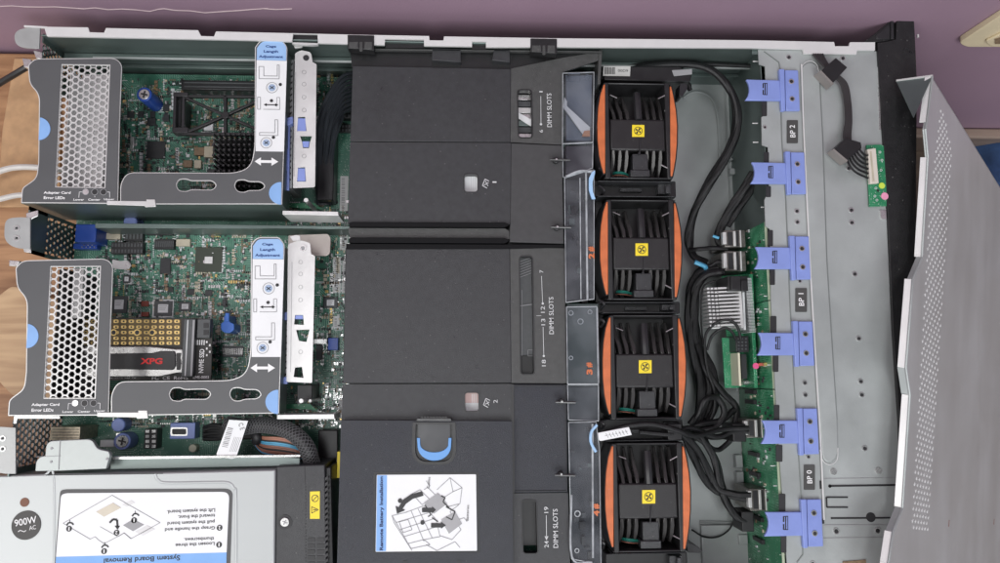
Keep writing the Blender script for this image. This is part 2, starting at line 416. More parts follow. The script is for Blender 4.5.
def clear():
    m = bpy.data.materials.new('clear plastic'); m.use_nodes = True; n = m.node_tree; n.nodes.clear()
    o = n.nodes.new('ShaderNodeOutputMaterial'); t = n.nodes.new('ShaderNodeBsdfTransparent'); t.inputs[0].default_value = (.90, .91, .93, 1)
    g = n.nodes.new('ShaderNodeBsdfGlossy'); g.inputs['Roughness'].default_value = .12; g.inputs[0].default_value = (.9, .92, .95, 1)
    d = n.nodes.new('ShaderNodeBsdfDiffuse'); d.inputs[0].default_value = (.45, .47, .50, 1)
    tc = n.nodes.new('ShaderNodeTexCoord'); nz = n.nodes.new('ShaderNodeTexNoise'); nz.inputs['Scale'].default_value = 45; nz.inputs['Detail'].default_value = 7
    n.links.new(tc.outputs['Object'], nz.inputs['Vector'])
    mr = n.nodes.new('ShaderNodeMapRange'); mr.inputs['From Min'].default_value = .35; mr.inputs['From Max'].default_value = .75; mr.inputs['To Min'].default_value = .015; mr.inputs['To Max'].default_value = .13  # patchy diffuse share paints a pale glare over the clear sheet
    n.links.new(nz.outputs['Fac'], mr.inputs[0])
    a = n.nodes.new('ShaderNodeMixShader'); n.links.new(mr.outputs[0], a.inputs[0]); n.links.new(t.outputs[0], a.inputs[1]); n.links.new(d.outputs[0], a.inputs[2])
    f = n.nodes.new('ShaderNodeFresnel'); f.inputs[0].default_value = 1.28
    b = n.nodes.new('ShaderNodeMixShader'); n.links.new(f.outputs[0], b.inputs[0]); n.links.new(a.outputs[0], b.inputs[1]); n.links.new(g.outputs[0], b.inputs[2])
    n.links.new(b.outputs[0], o.inputs[0]); return m
M['clear'] = clear()
M['edge'] = mat('clear plastic edge', (.36, .38, .40), .2, 0, .3, 150)
def sleeve():
    m = mat('braided sleeve', (.03, .03, .032), .45, 0, .1, 200); n = m.node_tree; b = n.nodes['Principled BSDF']
    tc = n.nodes.new('ShaderNodeTexCoord'); v = n.nodes.new('ShaderNodeTexVoronoi'); v.inputs['Scale'].default_value = 1000; v.feature = 'DISTANCE_TO_EDGE'
    n.links.new(tc.outputs['Object'], v.inputs['Vector'])
    rp = n.nodes.new('ShaderNodeValToRGB'); rp.color_ramp.elements[0].color = (.16, .16, .165, 1); rp.color_ramp.elements[1].color = (.01, .01, .011, 1); rp.color_ramp.elements[0].position = .06; rp.color_ramp.elements[1].position = .14
    n.links.new(v.outputs['Distance'], rp.inputs[0]); n.links.new(rp.outputs[0], b.inputs['Base Color']); return m
M['sleeve'] = sleeve()
random.seed(7)
ZP = .014        # top of the system board
XR, XF, YT, YB = -.386, .333, .2125, -.262     # chassis shell in metres
# ================================================================== setting
WY = .2360
o = MB().wbox(-3, WY, -.26, 3, WY + .1, 2.2).build('wall', M['wall'], kind='structure')
mb = MB()
for seg in ([(0, 6.5), (12, 6), (24, 7), (40, 7.2), (55, 7), (70, 8), (84, 9), (95, 8), (108, 9.8), (122, 9.2), (136, 10), (150, 11.5), (158, 9.5), (164, 8.8), (175, 10.5), (190, 11), (205, 13), (222, 11.8), (238, 10.8), (252, 9.6), (268, 8.5)], [(262, 8.8), (276, 9.6), (292, 9)]):
    for i, (a, b) in enumerate(zip(seg, seg[1:])):
        w = .08 + .12 * random.random()
        q = [PW(a[0], a[1] - w, WY - .0006), PW(b[0], b[1] - w, WY - .0006), PW(b[0], b[1] + w, WY - .0006), PW(a[0], a[1] + w, WY - .0006)]
        mb.solid(q, Vector((0, .0006, 0)))
mb.build('plaster_crack', mat('pale plaster', (.55, .45, .45), .8), o)
mb = MB().wbox(-3, WY - .014, -.245, 3, WY - .0005, -.185)
mb.build('baseboard', mat('brown baseboard', (.27, .20, .16), .5, 0, .15, 30, aniso=(.3, 3, 3)), bev=.003, kind='structure')
MB().wbox(-3, -3, -.27, 3, WY + .05, -.245).build('floor', M['floor'], kind='structure')
tx = P(905, 300, 0).x
MB().wbox(-.9, -.9, -.03, .33, WY - .004, 0).build('table_top', M['wood'], kind='structure', bev=.003)
# pale board lying on the table to the left
def flat_board(name, pts, m, label, cat, z1, z0=.0004, bev=.0008):
    o = MB().prism(pts, z1, z0).build(name, m, bev=bev); tag(o, label, cat); return o
flat_board('cardboard_sheet', [(14, 58), (60, 58), (60, 207), (-3, 207), (2, 130)], M['card'], 'tan cardboard sheet under the server next to the mauve wall', 'cardboard', .003)
flat_board('wooden_board', rnd([(-60, 330), (-10, 302), (12, 285), (60, 300), (60, 404), (12, 396), (-10, 372), (-60, 352)], 6), M['wood2'], 'pale wooden board with dark shadow lying on the table left of the lower riser cage', 'board', .014, .001)
# ================================================================== external cables
def cable(name, label, pts, r, m, cat='cable', group=None, sub=8, n=8, parts=None, flat=1.0):
    o = MB().tube(pts, r, n, sub, flat=flat).build(name, m); tag(o, label, cat, group); return o
cable('white_cable', 'white cable entering behind the upper riser cage, the higher of two', [(-30, 184, .02), (0, 171, .018), (20, 167, .016), (45, 168, .014), (60, 170, .02)], .0028, M['wcable'])
cable('white_cable', 'white cable entering below the upper riser cage, the lower of two', [(-30, 206, .02), (0, 199, .018), (20, 195, .016), (45, 196, .014), (60, 198, .02)], .0026, M['wcable'])
cable('black_power_cord', 'black cord running in from the left edge to the rear top corner', [(-20, 96, .03), (0, 83, .035), (15, 74, .045), (29, 66, .05), (45, 60, .05)], .0028, M['black'])
# ================================================================== wall socket
sk = thing('wall_socket', 'cream plastic wall socket plate at the upper right on the mauve wall', 'wall socket')
def wallprism(pts, d0, d1, m, name, par, bev=0):
    q = [PW(x, y, WY) for x, y in pts]
    b = MB(); t = [Vector((p.x, WY - d1, p.z)) for p in q]; bb = [Vector((p.x, WY - d0, p.z)) for p in q]
    n = len(t); b.v += t + bb; b.face(list(range(n))); b.face([n + i for i in reversed(range(n))])
    for i in range(n): j = (i + 1) % n; b.face([i, n + i, n + j, j])
    return b.build(name, m, par, bev=bev)
wallprism(rnd([(958, 37), (1000, 9), (1060, -25), (1075, 43), (1000, 41), (966, 41)], 4), 0, .006, M['cream'], 'socket_plate', sk, .002)
wallprism(rnd([(984, 33), (1005, 23), (1030, 22), (1030, 38), (990, 38)], 3), .006, .0085, M['cream'], 'socket_insert', sk, .001)
wallprism([(994, 29.5), (1003, 27), (1003, 34.5), (994, 34.5)], .0085, .0092, M['ceram'], 'socket_opening', sk)
# ================================================================== blue cloth on the floor
mb = MB(); nx = 20; base = len(mb.v)
for j in range(15):
    for i in range(nx):
        u, v = i / (nx - 1), j / 14
        p = P(940 + u * 130, 128 + v * 150, -.235)
        hgt = .05 * math.sin(math.pi * min(1, u * 1.2)) * math.sin(math.pi * v) + .008 * math.sin(u * 17 + v * 9) + .006 * math.sin(v * 23 - u * 6)
        mb.v.append(Vector((p.x, p.y, -.236 + max(0, hgt))))
for j in range(14):
    for i in range(nx - 1):
        mb.face([j * nx + i, j * nx + i + 1, (j + 1) * nx + i + 1, (j + 1) * nx + i])
o = mb.build('blue_cloth', M['cloth']); tag(o, 'crumpled blue cloth on the floor behind the leaning lid', 'cloth')
md = o.modifiers.new('t', 'SOLIDIFY'); md.thickness = .003
# ================================================================== chassis
ch = thing('server_chassis', 'open grey steel rack server chassis with black front bezel and blue latches', 'server chassis', (0, 0, 0))
MB().wbox(XR, YB, .003, XF, YT, .0045).build('floor_panel', M['steel'], ch)
# far side wall: sheet, ledges and notched rim
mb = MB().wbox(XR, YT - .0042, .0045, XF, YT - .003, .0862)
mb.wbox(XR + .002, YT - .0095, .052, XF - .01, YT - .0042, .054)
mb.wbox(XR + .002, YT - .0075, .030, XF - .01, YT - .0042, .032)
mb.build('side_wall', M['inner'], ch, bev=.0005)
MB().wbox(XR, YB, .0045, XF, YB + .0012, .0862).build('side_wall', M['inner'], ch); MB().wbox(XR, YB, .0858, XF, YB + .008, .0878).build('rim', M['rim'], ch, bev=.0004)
MB().wbox(XR + .03, YT - .0115, .0575, XF - .02, YT - .0096, .0600).build('side_ledge', M['steel'], ch, bev=.0004)
rim_o = [(44, 26.5), (88, 27.2), (89.5, 32), (104, 32.5), (106, 27.8), (198, 30), (201, 35.8), (214, 36.2), (216, 31.2), (250, 32), (345, 34.2), (429, 35.8), (429.5, 40), (443.5, 40.3), (444, 36.2), (555, 38), (660, 39), (750, 40), (834, 41.8), (835, 46), (849, 46), (850, 42), (875, 42),
         (875, 50), (857, 50), (856.5, 54), (804, 53.5), (803, 49), (752, 47.8), (560, 46.8), (486, 47), (486, 41.5), (472, 41.3), (472, 46.3), (424, 45.6), (424, 39.5), (385, 38.8), (384.5, 44.8), (318, 43), (317.5, 34), (293, 33.5), (292, 41.5), (250, 40), (47, 36)]
MB().prism(rim_o, .0878, .0858).build('rim', M['rim'], ch)
MB().prism([(752, 49), (876, 52), (876, 58), (752, 54)], .0835, .0825).build('front_flange', M['inner'], ch)
mb = MB()
mb.prism(rect(385.5, 38.5, 424, 47.5), .0835, .08); mb.prism(rect(472, 41, 486.5, 49), .0835, .08); mb.prism(rect(292.5, 33, 318, 43.5), .0835, .08)
mb.build('rim_slot', M['black'], ch)
MB().prism([(292, 42), (318, 43), (318, 44.5), (312, 45), (296, 44), (292, 43.5)], .0845, .0815).build('rim_clip', M['bright'], ch)
# rear panel with vents
for y0, y1, z0 in ((.2115, .2035, .0045), (.1890, .1700, .0045), (.0620, .0240, .058), (.0620, .0590, .0045), (.0270, .0240, .0045), (-.1000, -.1060, .0045), (-.1480, -.1540, .0045), (-.1060, -.1480, .0045)):
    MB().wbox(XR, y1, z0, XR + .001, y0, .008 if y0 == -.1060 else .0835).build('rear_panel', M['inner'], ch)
def vholes(y0, y1, z0, z1, x, pitch, name, hr=.40, vm=None):
    b = MB(); rr = 0
    cz = z0
    while cz < z1:
        cy = y0 + (pitch / 2 if rr % 2 else 0)
        while cy < y1:
            o_, i_ = [], []
            for k in range(6):
                a = R(60 * k + 30)
                o_.append(Vector((x, cy + pitch / math.sqrt(3) * math.cos(a), cz + pitch / math.sqrt(3) * math.sin(a))))
                i_.append(Vector((x, cy + pitch * hr * math.cos(a), cz + pitch * hr * math.sin(a))))
            bb = len(b.v); b.v += o_ + i_ + [v + Vector((.0008, 0, 0)) for v in i_]
            for k in range(6):
                j = (k + 1) % 6; b.face([bb + k, bb + j, bb + 6 + j, bb + 6 + k]); b.face([bb + 6 + k, bb + 6 + j, bb + 12 + j, bb + 12 + k])
            cy += pitch
        cz += pitch * .866; rr += 1
    b.build(name, vm or M['inner'], ch)
vholes(.190, .2045, .02, .083, XR + .0005, .0050, 'rear_vent')
vholes(.029, .0585, .008, .058, XR + .0005, .0062, 'rear_vent', .25)
vholes(-.147, -.104, .010, .083, XR + .0005, .0058, 'rear_vent', .36, M['steel'])
def rear_tab(pts, scr):
    o = MB().prism(rnd(pts, 7), .0865, .0850).build('rear_tab', mat('zinc tab', (.38, .39, .385), .42, .3, .08, 60, .1, 400, smudge=.08), ch, bev=.0004)
    b = MB(); c = MB()
    for x, y in scr: b.ring(x, y, 2.9, .7, .0869, .0864); c.cyl(x, y, 1.2, .0868, .0864)
    b.build('rivet', M['silver'], o); c.build('rivet_hole', M['ink'], o)
rear_tab([(14, 32), (24, 27.5), (40, 28, .1), (39, 48, .1), (24, 48), (15, 44)], [])
rear_tab([(5, 219), (18, 217), (30, 217.5, .1), (30, 249, .1), (14, 248), (4, 240)], [(16.5, 228), (16.5, 238)])
rear_tab([(-8, 427), (2, 427), (15.5, 428, .1), (15.5, 474, .1), (2, 474), (-9, 470)], [(2.5, 438.5), (2.5, 449)])
mb = MB()
mb.prism([(26, 213), (38, 210), (38, 216), (31, 219), (31, 222), (26, 222)], .0845, .0835); mb.prism([(22, 245), (31, 247), (31, 253), (24, 252)], .084, .083)
mb.prism([(9, 260), (20, 261), (17, 266), (9, 266)], .083, .075); mb.prism([(22, 58), (31, 59), (31, 68), (24, 67)], .083, .075); mb.prism([(33, 50), (42, 52), (42, 59), (36, 58)], .083, .08)
mb.prism([(14, 415), (60, 416), (60, 419), (17, 419), (16, 424), (13, 424)], .0835, .0825)
mb.build('rear_bracket', M['silver'], ch, bev=.0004)
MB().prism([(24, 25), (47, 26.2), (47, 28), (24, 27)], .087, .0855).build('rear_bracket', M['rim'], ch)
# ---- steel floor embossing between fans and backplane
mb = MB()
mb.tube([(683, 98, .006), (694, 92, .006), (708, 95, .006), (716, 108, .006), (719, 135, .006), (720, 175, .006)], .0012, 6)
mb.tube([(725, 90, .006), (727, 140, .006), (732, 235, .006)], .0006, 5)
mb.tube([(700, 522, .006), (755, 523, .006)], .0009, 5)
mb.build('floor_rib', M['steel'], ch)
mb = MB()
for x, y, w, h in ((734, 100, 10, 2), (737, 145, 13, 2), (737, 145, 2, 14), (724, 158, 9, 2), (736, 455, 7, 13), (737, 472, 7, 14), (739, 535, 9, 10), (737, 495, 6, 12), (730, 168, 14, 6)):
    mb.box(x, y, x + w, y + h, .012, .005)
mb.build('floor_bracket', M['steel'], ch, bev=.0006)
MB().box(702, 525, 760, 575, .009, .0046).build('floor_step', M['steel'], ch, bev=.0008)
mb = MB(); 
for x, y in ((753.5, 109), (754, 133), (761, 192), (753, 118)): mb.cyl(x, y, 1.5, .0052, .0046)
mb.build('floor_hole', M['ink'], ch)
XB = P(768.5, 300, .082).x
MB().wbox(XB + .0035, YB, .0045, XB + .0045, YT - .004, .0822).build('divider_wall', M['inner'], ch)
# ---- drive bay cover
dz = .0850
edge = [(758, 49.5), (759, 64), (765, 66), (766, 91), (766, 115), (761.5, 117), (762, 145), (768, 147), (769, 190), (764.5, 200), (765.5, 226), (770, 229), (771, 300), (773.5, 345), (775, 385), (777, 420), (779.5, 455), (783, 505), (787, 563), (789, 600)]
right = [(907, 600), (905, 563), (899, 422), (893, 330), (888, 215), (878, 54), (876, 51)]
o = MB().prism(edge + right, dz, dz - .0012).build('drive_bay_cover', M['steel'], ch)
mb = MB()
for a, b, c, d in ((762, 100, 767, 116), (764, 152, 769, 178), (766, 186, 771, 197), (768, 230, 773, 246), (770, 266, 775, 285), (770.5, 316, 776.5, 338), (773, 339, 778.5, 372), (774, 405, 779.5, 425), (776, 445, 782.5, 462), (779, 494, 785.5, 512), (781, 535, 786.5, 553)):
    mb.prism(rnd([(a, b), (c, b), (c, d), (a, d)], 1.2), dz + .0004, dz - .0001)
mb.build('cover_slot', M['ink'], o)
# cover relief: raised strip with painted edge highlight, oblong emboss, crease lines
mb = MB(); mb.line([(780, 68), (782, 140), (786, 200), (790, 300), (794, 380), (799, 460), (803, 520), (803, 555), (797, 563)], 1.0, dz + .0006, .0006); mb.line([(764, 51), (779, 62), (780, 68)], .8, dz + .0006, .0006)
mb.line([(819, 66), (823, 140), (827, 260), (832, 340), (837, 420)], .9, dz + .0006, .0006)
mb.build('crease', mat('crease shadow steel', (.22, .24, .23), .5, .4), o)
def foldprof(x0, x1):  # a raised plateau from the painted edge highlight to the front
    pass
pl = rnd([(802, 66, 4), (810, 61, 7), (819, 66, 6), (823, 140, 0), (827, 260, 0), (832, 340, 0), (837.5, 420, 0), (838.5, 455, 6), (831, 464, 7), (823, 460, 5), (820, 422, 0), (814.5, 345, 0), (811, 280, 0), (806.5, 180, 0)], 4)
MB().prism(pl, dz + .0016, dz).build('emboss', M['steel'], o, bev=.0008)
mb = MB()
fw = [(801.5, 64), (803, 110), (806, 180), (811, 281), (817, 382), (820, 432), (822, 470), (824, 520)]
mb.tube([(x, y, dz + .0018) for x, y in fw], .0007, 6, 4)
mb.tube([(802, 66, dz + .0018), (806, 62, dz + .0018), (812, 61, dz + .0018), (817, 65, dz + .0018), (819, 72, dz + .0016)], .0003, 6, 4)
mb.tube([(820, 450, dz + .0018), (823, 461, dz + .0018), (830, 465, dz + .0018), (837, 460, dz + .0018), (838, 448, dz + .0016)], .0003, 6, 4)
mb.build('fold_highlight', M['rim'], o)  # pale steel along the bend paints in its highlight
mb = MB(); m2 = MB()
for x, y, r in ((789, 57, 1.9), (843, 58, 2.0), (797, 211, 1.9), (797.5, 222, 1.9), (849, 168, 1.9), (851.5, 210, 2.0), (852, 222.5, 2.0), (855, 274, 2.0), (805, 383, 1.9), (805.5, 395, 1.9), (861, 381.5, 2.0), (862, 395, 2.0), (859, 338.5, 2.0), (865, 448.5, 2.2), (836.5, 531.5, 2.6), (878, 531, 2.6), (800, 281, 1.6), (808.5, 457, 1.6), (765, 127, 1.4), (813, 564, 2)):
    mb.cyl(x, y, r * .72, dz + .0005, dz - .0002); m2.ring(x, y, r + .5, .7, dz + .0008, dz)
for x, y in ((834, 472), (879, 471)): m2.cyl(x, y, 3, dz + .0012, dz, r2=3.4)
mb.build('screw_hole', M['ink'], o); m2.build('hole_rim', M['silver'], o)
mb = MB()
mb.line([(829, 486.2), (897, 485.2)], 1.9, dz + .0005); mb.cyl(830, 486.4, 1.5, dz + .0005, dz)
mb.line([(831, 518.5), (891, 518)], 1.7, dz + .0005); mb.cyl(871, 517.5, 4.6, dz + .00055, dz)
mb.line([(848, 497.5), (826.5, 497.5), (827, 507.5), (848, 507.5)], 1.5, dz + .0006)
mb.line([(820.5, 481), (821, 489)], 2, dz + .0005)
mb.line([(823, 519), (823.5, 524)], 2, dz + .0005)
mb.build('cut_slot', M['ink'], o)
mb = MB(); mb.line([(824, 479), (897, 478)], .5, dz + .0005); mb.line([(824, 525.5), (892, 525)], .7, dz + .0005); mb.line([(824, 538.5), (886, 537.5)], .6, dz + .0005)
mb.build('crease', M['grey'], o)
mb = MB(); mb.prism([(843, 562), (866, 560), (868, 600), (843, 600)], dz + .001, dz); mb.build('cover_patch', M['ceram'], o)
# labels BP 2 / 1 / 0
for i, (x0, y0, x1, y1, t) in enumerate(((787, 120, 798, 143, 'BP 2'), (795.5, 288, 807, 312, 'BP 1'), (804, 465, 815, 490, 'BP 0'))):
    l = MB().prism(rect(x0, y0, x1, y1, 1), dz + .0007, dz).build('number_label', M['plate'] if 0 else mat('dark label', (.06, .06, .058), .5), o)
    MB().text(t, (x0 + x1) / 2, (y0 + y1) / 2 - .5, 12.5, 5.2, dz + .0010, 90, bold=.01).build('lettering', M['white'], l)
# ---- blue latches: built once, copied
L0 = P(800.5, 258, .089)
def latch():
    e = bpy.data.objects.new('release_latch', None); COL.objects.link(e); e.parent = ch; e.empty_display_size = .01; e.location = (L0.x, L0.y, .0)
    def par(o):
        for q in ([o] if o not in LAST else list(LAST)):
            q.parent = e
            for v in q.data.vertices: v.co -= Vector((L0.x, L0.y, 0))
        return o
    zt = .0885
    pts = [(791, 247), (789, 268.5)] ; pts = [(755.5, 246.8), (790, 247.3), (791.5, 269), (754.5, 269)] + [(757.2, 265), (758.6, 260), (758.8, 256), (757.8, 251)]
    par(MB().prism(pts, zt, .0855).build('latch_tongue', M['blue'], bev=.0006))
    par(MB().prism([(789.5, 235.5), (795, 235.5), (796.2, 280), (792, 280)], .0893, .0852).build('latch_step', M['blue'], bev=.0006))
    par(MB().prism([(795.2, 236.2), (809, 236.2), (811, 279.3), (796.6, 279.5)], .0880, .0852).build('latch_pad', M['blue'], bev=.0006))
    b = MB(); c = MB()
    for x, y in ((802, 248.5), (802.8, 267)): b.ring(x, y, 2.7, .9, .0886, .0878); c.cyl(x, y, 1.9, .0884, .0879)
    par(b.build('screw', M['silver'])); par(c.build('screw_recess', M['ink']))
    b = MB(); b.line([(775, 251), (775, 263)], 1.0, zt + .0003); b.line([(773, 251), (773, 256)], 1.2, zt + .0003); b.line([(773, 258), (773, 263)], 1.2, zt + .0003); b.line([(777, 250.6), (777, 263.4)], .5, zt + .0003)
    b.line([(773, 251), (777, 251)], .6, zt + .0003); b.line([(773, 263), (777, 263)], .6, zt + .0003)
    par(b.build('emblem', M['ink']))
    return e
l0 = latch()
for i, (x, y) in enumerate(((790, 90), (796, 173), (800.5, 258), (804, 344), (808.5, 432), (812.5, 524))):
    q = P(x, y, .089); o_ = l0 if i == 2 else copy_tree(l0); o_.parent = ch; o_.location = (q.x, q.y, 0)
    o_['label'] = ('first', 'second', 'third', 'fourth', 'fifth', 'sixth')[i] + ' blue latch from the wall side'
# ---- front bezel
bz = MB().prism([(877.5, 42.5), (888, 41), (896, 39), (897, 19), (900, 17.6), (914, 18), (915, 35), (917, 80), (915.5, 300), (909, 430), (908, 480), (909, 600), (908, 600), (905, 563), (899, 422), (893, 330), (888, 215)], .0875, .004).build('front_bezel', M['bezel'], ch, bev=.0010)
MB().prism([(864, 41.5), (874, 34), (889, 21.5), (891.5, 19.5), (894.5, 19.5), (895, 40), (880, 42)], .0855, .03).build('bezel_ear', M['bezel'], bz, bev=.0008)
mb = MB()
mb.prism([(876, 35), (888, 25), (890, 25), (890, 39), (877, 39)], .0862, .085)
mb.prism([(891, 20.5), (893.6, 20.5), (894, 39), (891.4, 39)], .0872, .085)
mb.build('ear_latch', M['gloss'], bz, bev=.0004)
mb = MB(); mb.ring(907, 51, 3.2, .6, .0880, .0875); mb.ring(911, 52, 1.6, .4, .0880, .0875); mb.cyl(893, 125, 1.8, .0880, .0875); mb.cyl(899, 222, 1.3, .0880, .0875); mb.cyl(902, 125, 1, .0880, .0875)
mb.build('bezel_dimple', M['gloss'], bz)
MB().box(917.5, 34, 919, 37, .0805, .079).build('bezel_pin', M['bright'], bz)
mb = MB(); mb.prism([(877.5, 54), (879, 54), (881, 130), (879.5, 130)], .0858, .0845); mb.prism([(880, 210), (886, 210), (886.5, 219), (882, 219), (881, 217)], .0862, .0845)
mb.build('edge_strip', M['silver'], bz)
# ================================================================== system board
sb = thing('system_board', 'green system board with chips and connectors in the rear half of the chassis', 'circuit board')
MB().wbox(XR + .002, YB, ZP - .0016, .165, YT - .006, ZP).build('board', M['pcb'], sb)
board = sb.children[0]
def chipset(name, rects, h, m, z=ZP, bev=.0003, parent=None, r=0):
    for q in rects:
        hh = q[4] if len(q) > 4 else h
        o = MB().box(q[0], q[1], q[2], q[3], z + hh, z).build(name, m, parent or sb, bev=bev)
    return o
chipset('chip', [(146.5, 141, 165, 158.5), (160, 258, 170.5, 273.5), (127, 111, 134, 117.5), (138, 111, 143.5, 117), (150, 111, 155, 117), (147, 117.5, 155.5, 125), (207, 169, 216, 177),
                 (168, 287, 173, 292), (187, 289, 194, 295), (205, 290, 212, 296), (222, 300, 226, 306), (323, 297, 338, 308)], .0014, M['chip'])
# chip with metal lid
o = MB().box(195, 247, 222, 272, ZP + .0012, ZP).build('processor_chip', mat('dark substrate', (.035, .045, .03), .5), sb, bev=.0003)
MB().box(204.5, 256.5, 212.5, 263.5, ZP + .0022, ZP + .0012).build('chip_die', M['bright'], o, bev=.0002)
for x0, y0, x1, y1, a in ((111, 296, 127, 313, 0), (154, 301, 172, 316, 0), (179, 302, 191, 311, 0), (123, 275, 130, 283, 0), (324, 297.5, 337, 308, 0)):
    o = MB().box(x0, y0, x1, y1, ZP + .0016, ZP).build('labelled_chip', M['chip2'], sb, bev=.0003)
    if x0 == 154: MB().box(x0 - 1.5, y0 - 1.5, x1 + 1.5, y1 + 1.5, ZP + .0006, ZP).build('chip_frame', M['lgrey'], o)
    dx, dy = (x1 - x0) * .22, (y1 - y0) * .22
    o2 = MB().box(x0 + dx, y0 + dy, x1 - dx, y1 - dy, ZP + .0019, ZP + .0016).build('chip_label', M['label'], o)
    b = MB()
    for k in range(3): b.line([(x0 + dx + 1, y0 + dy + 1.5 + k * 1.8), (x1 - dx - 1 - k, y0 + dy + 1.5 + k * 1.8)], .5, ZP + .0021, .0001)
    b.build('print_lines', M['grey'], o2)
chipset('inductor', [(204, 146, 213, 157), (194, 160, 201, 168)], .004, M['tan']); chipset('inductor', [(194, 147, 204, 155), (183, 160, 192, 167)], .003, M['ceram'])
chipset('capacitor', [(130, 136.5, 133.5, 149)], .004, M['silver'])
chipset('transistor', [(163, 103.5, 169, 111), (163, 114, 169, 121)], .002, M['chip'])
chipset('fuse', [(141, 301, 148.5, 306.5), (141, 312, 148.5, 316.5)], .0018, mat('brick red component', (.25, .05, .03), .5))
def socket(x0, y0, x1, y1, h, rows, cols, m=M['black'], z=ZP):
    o = MB().box(x0, y0, x1, y1, z + h, z).build('connector', m, sb, bev=.0004)
    b = MB()
    for r in range(rows):
        for c in range(cols):
            cx = x0 + (x1 - x0) * (c + .5) / cols; cy = y0 + (y1 - y0) * (r + .5) / rows
            w = (x1 - x0) / cols * .28; hh = (y1 - y0) / rows * .28
            b.box(cx - w, cy - hh, cx + w, cy + hh, z + h + .0003, z + h - .0004)
    b.build('contact', M['chip2'] if m is M['black'] else M['silver'], o)
socket(111, 242, 143, 254, .006, 2, 10); socket(125, 231, 143, 241, .005, 1, 5); socket(154, 239, 174, 249, .005, 1, 10); socket(146, 230, 173, 235, .004, 1, 12)
socket(222, 346, 243, 357, .002, 1, 12, M['chip2']); socket(144, 429, 157, 449, .011, 4, 2, M['gloss']); socket(335, 109, 351, 118, .009, 2, 4)
socket(338, 124, 351, 132, .004, 2, 4)
chipset('connector', [(106, 233, 120, 239), (176, 239, 190, 246)], .004, M['tan']); chipset('usb_port', [(50, 427, 80, 440)], .03, mat('worn beige metal', (.42, .36, .27), .35, .5, .3, 400, .3, 300))
b = MB()
for k in range(4): b.line([(52, 429.5 + k * 2.9), (79, 429.5 + k * 2.9)], .7, ZP + .0303)
b.build('usb_slot', M['ink'], sb.children[-1])
o = MB().box(170, 423, 195, 439, ZP + .012, ZP).build('usb_header', M['blue'], sb, bev=.0005)
MB().prism(rect(170.5, 427.5, 187.5, 436, 2), ZP + .0124, ZP + .012).build('header_shell', M['silver'], o); MB().prism(rect(172, 429, 186, 434.6, 1.5), ZP + .0127, ZP + .012).build('header_opening', M['ink'], o)
o = MB().box(75, 224, 96, 242, .036, ZP).build('video_port', M['dblue'], sb, bev=.0008); MB().box(73, 243, 97, 249, .022, ZP).build('port_base', M['dblue'], o, bev=.0008)
b = MB()
for k in range(7): b.cyl(82 + k * 2.0, 247 - (k % 2) * 2, .7, .0225, .022)
b.build('port_pin', M['silver'], o)
# heat sink of pins in upper riser area
o = MB().box(216, 139, 262, 196, ZP + .004, ZP).build('heat_sink', M['black'], sb)
b = MB()
for r in range(11):
    for c in range(9): b.box(212 + c * 5.2 + (r % 2) * .6, 133 + r * 5.2, 213.9 + c * 5.2 + (r % 2) * .6, 134.9 + r * 5.2, ZP + .046, ZP + .004)
b.build('heat_sink_pins', mat('grey black anodised', (.05, .05, .052), .3, .3), o)
# thumbscrews
def thumbscrew(x, y, r, zt, zb, m):
    o = MB().cyl(x, y, r, zt, zb, 28).build('thumbscrew', m, sb, bev=.0006)
    MB().cyl(x, y, r * .72, zt + .0012, zt, 24).build('screw_head', M['silver'], o, bev=.0003)
    b = MB(); b.line([(x - r * .45, y - r * .1), (x + r * .45, y + r * .1)], r * .2, zt + .0016); b.line([(x - r * .1, y + r * .45), (x + r * .1, y - r * .45)], r * .2, zt + .00165); b.build('screw_cross', M['ink'], o)
thumbscrew(144, 94, 7.5, .040, ZP, M['dblue']); thumbscrew(122, 441.5, 8.5, .030, ZP, M['blue']); MB().ring(122, 441.5, 6, 2.0, .0306, .030).build('screw_ring', M['dblue'], sb)
MB().cyl(130, 222, 7, .03, ZP).build('thumbscrew', M['blue'], sb, bev=.001); MB().cyl(118, 425, 7, .028, ZP).build('thumbscrew', M['blue'], sb, bev=.001)
# metal standoff tab and blue clip
o = MB().prism(rnd([(112, 259), (120, 261), (127, 260), (131, 264), (129, 269), (120, 269.5), (112, 268)], 2), .03, .0288).build('standoff_tab', M['bright'], sb, bev=.0003)
MB().ring(127, 264.5, 2.6, 1, .0306, .030).build('tab_screw', M['silver'], o)
o = MB().prism(rnd([(221, 323), (224, 322), (224, 316, .5), (229, 315, .5), (229.5, 322), (234, 324), (234, 330), (230, 333), (225, 333), (221, 330)], 1.5), .034, ZP).build('card_clip', M['mblue'], sb, bev=.0006)
MB().box(225, 313, 229, 321, .037, .034).build('clip_tab', M['mblue'], o, bev=.0004)
chipset('screw_post', [(115.5, 433, 121, 445)], .006, M['silver'])
MB().cyl(192.5, 448.5, 4, .022, ZP).build('round_capacitor', mat('pale capacitor', (.55, .55, .42), .4), sb, bev=.0006)
MB().box(100, 440, 114, 447, .022, ZP).build('edge_clip', M['lgrey'], sb, bev=.0004)
chipset('slot', [(181, 80, 262, 90)], .012, M['gloss'], bev=.001); chipset('slot_groove', [(184, 82, 262, 83.4), (184, 86, 262, 87.4)], .0125, M['chip2'])
chipset('connector', [(292, 205, 298, 208), (262, 462, 275, 466)], .004, M['black'])
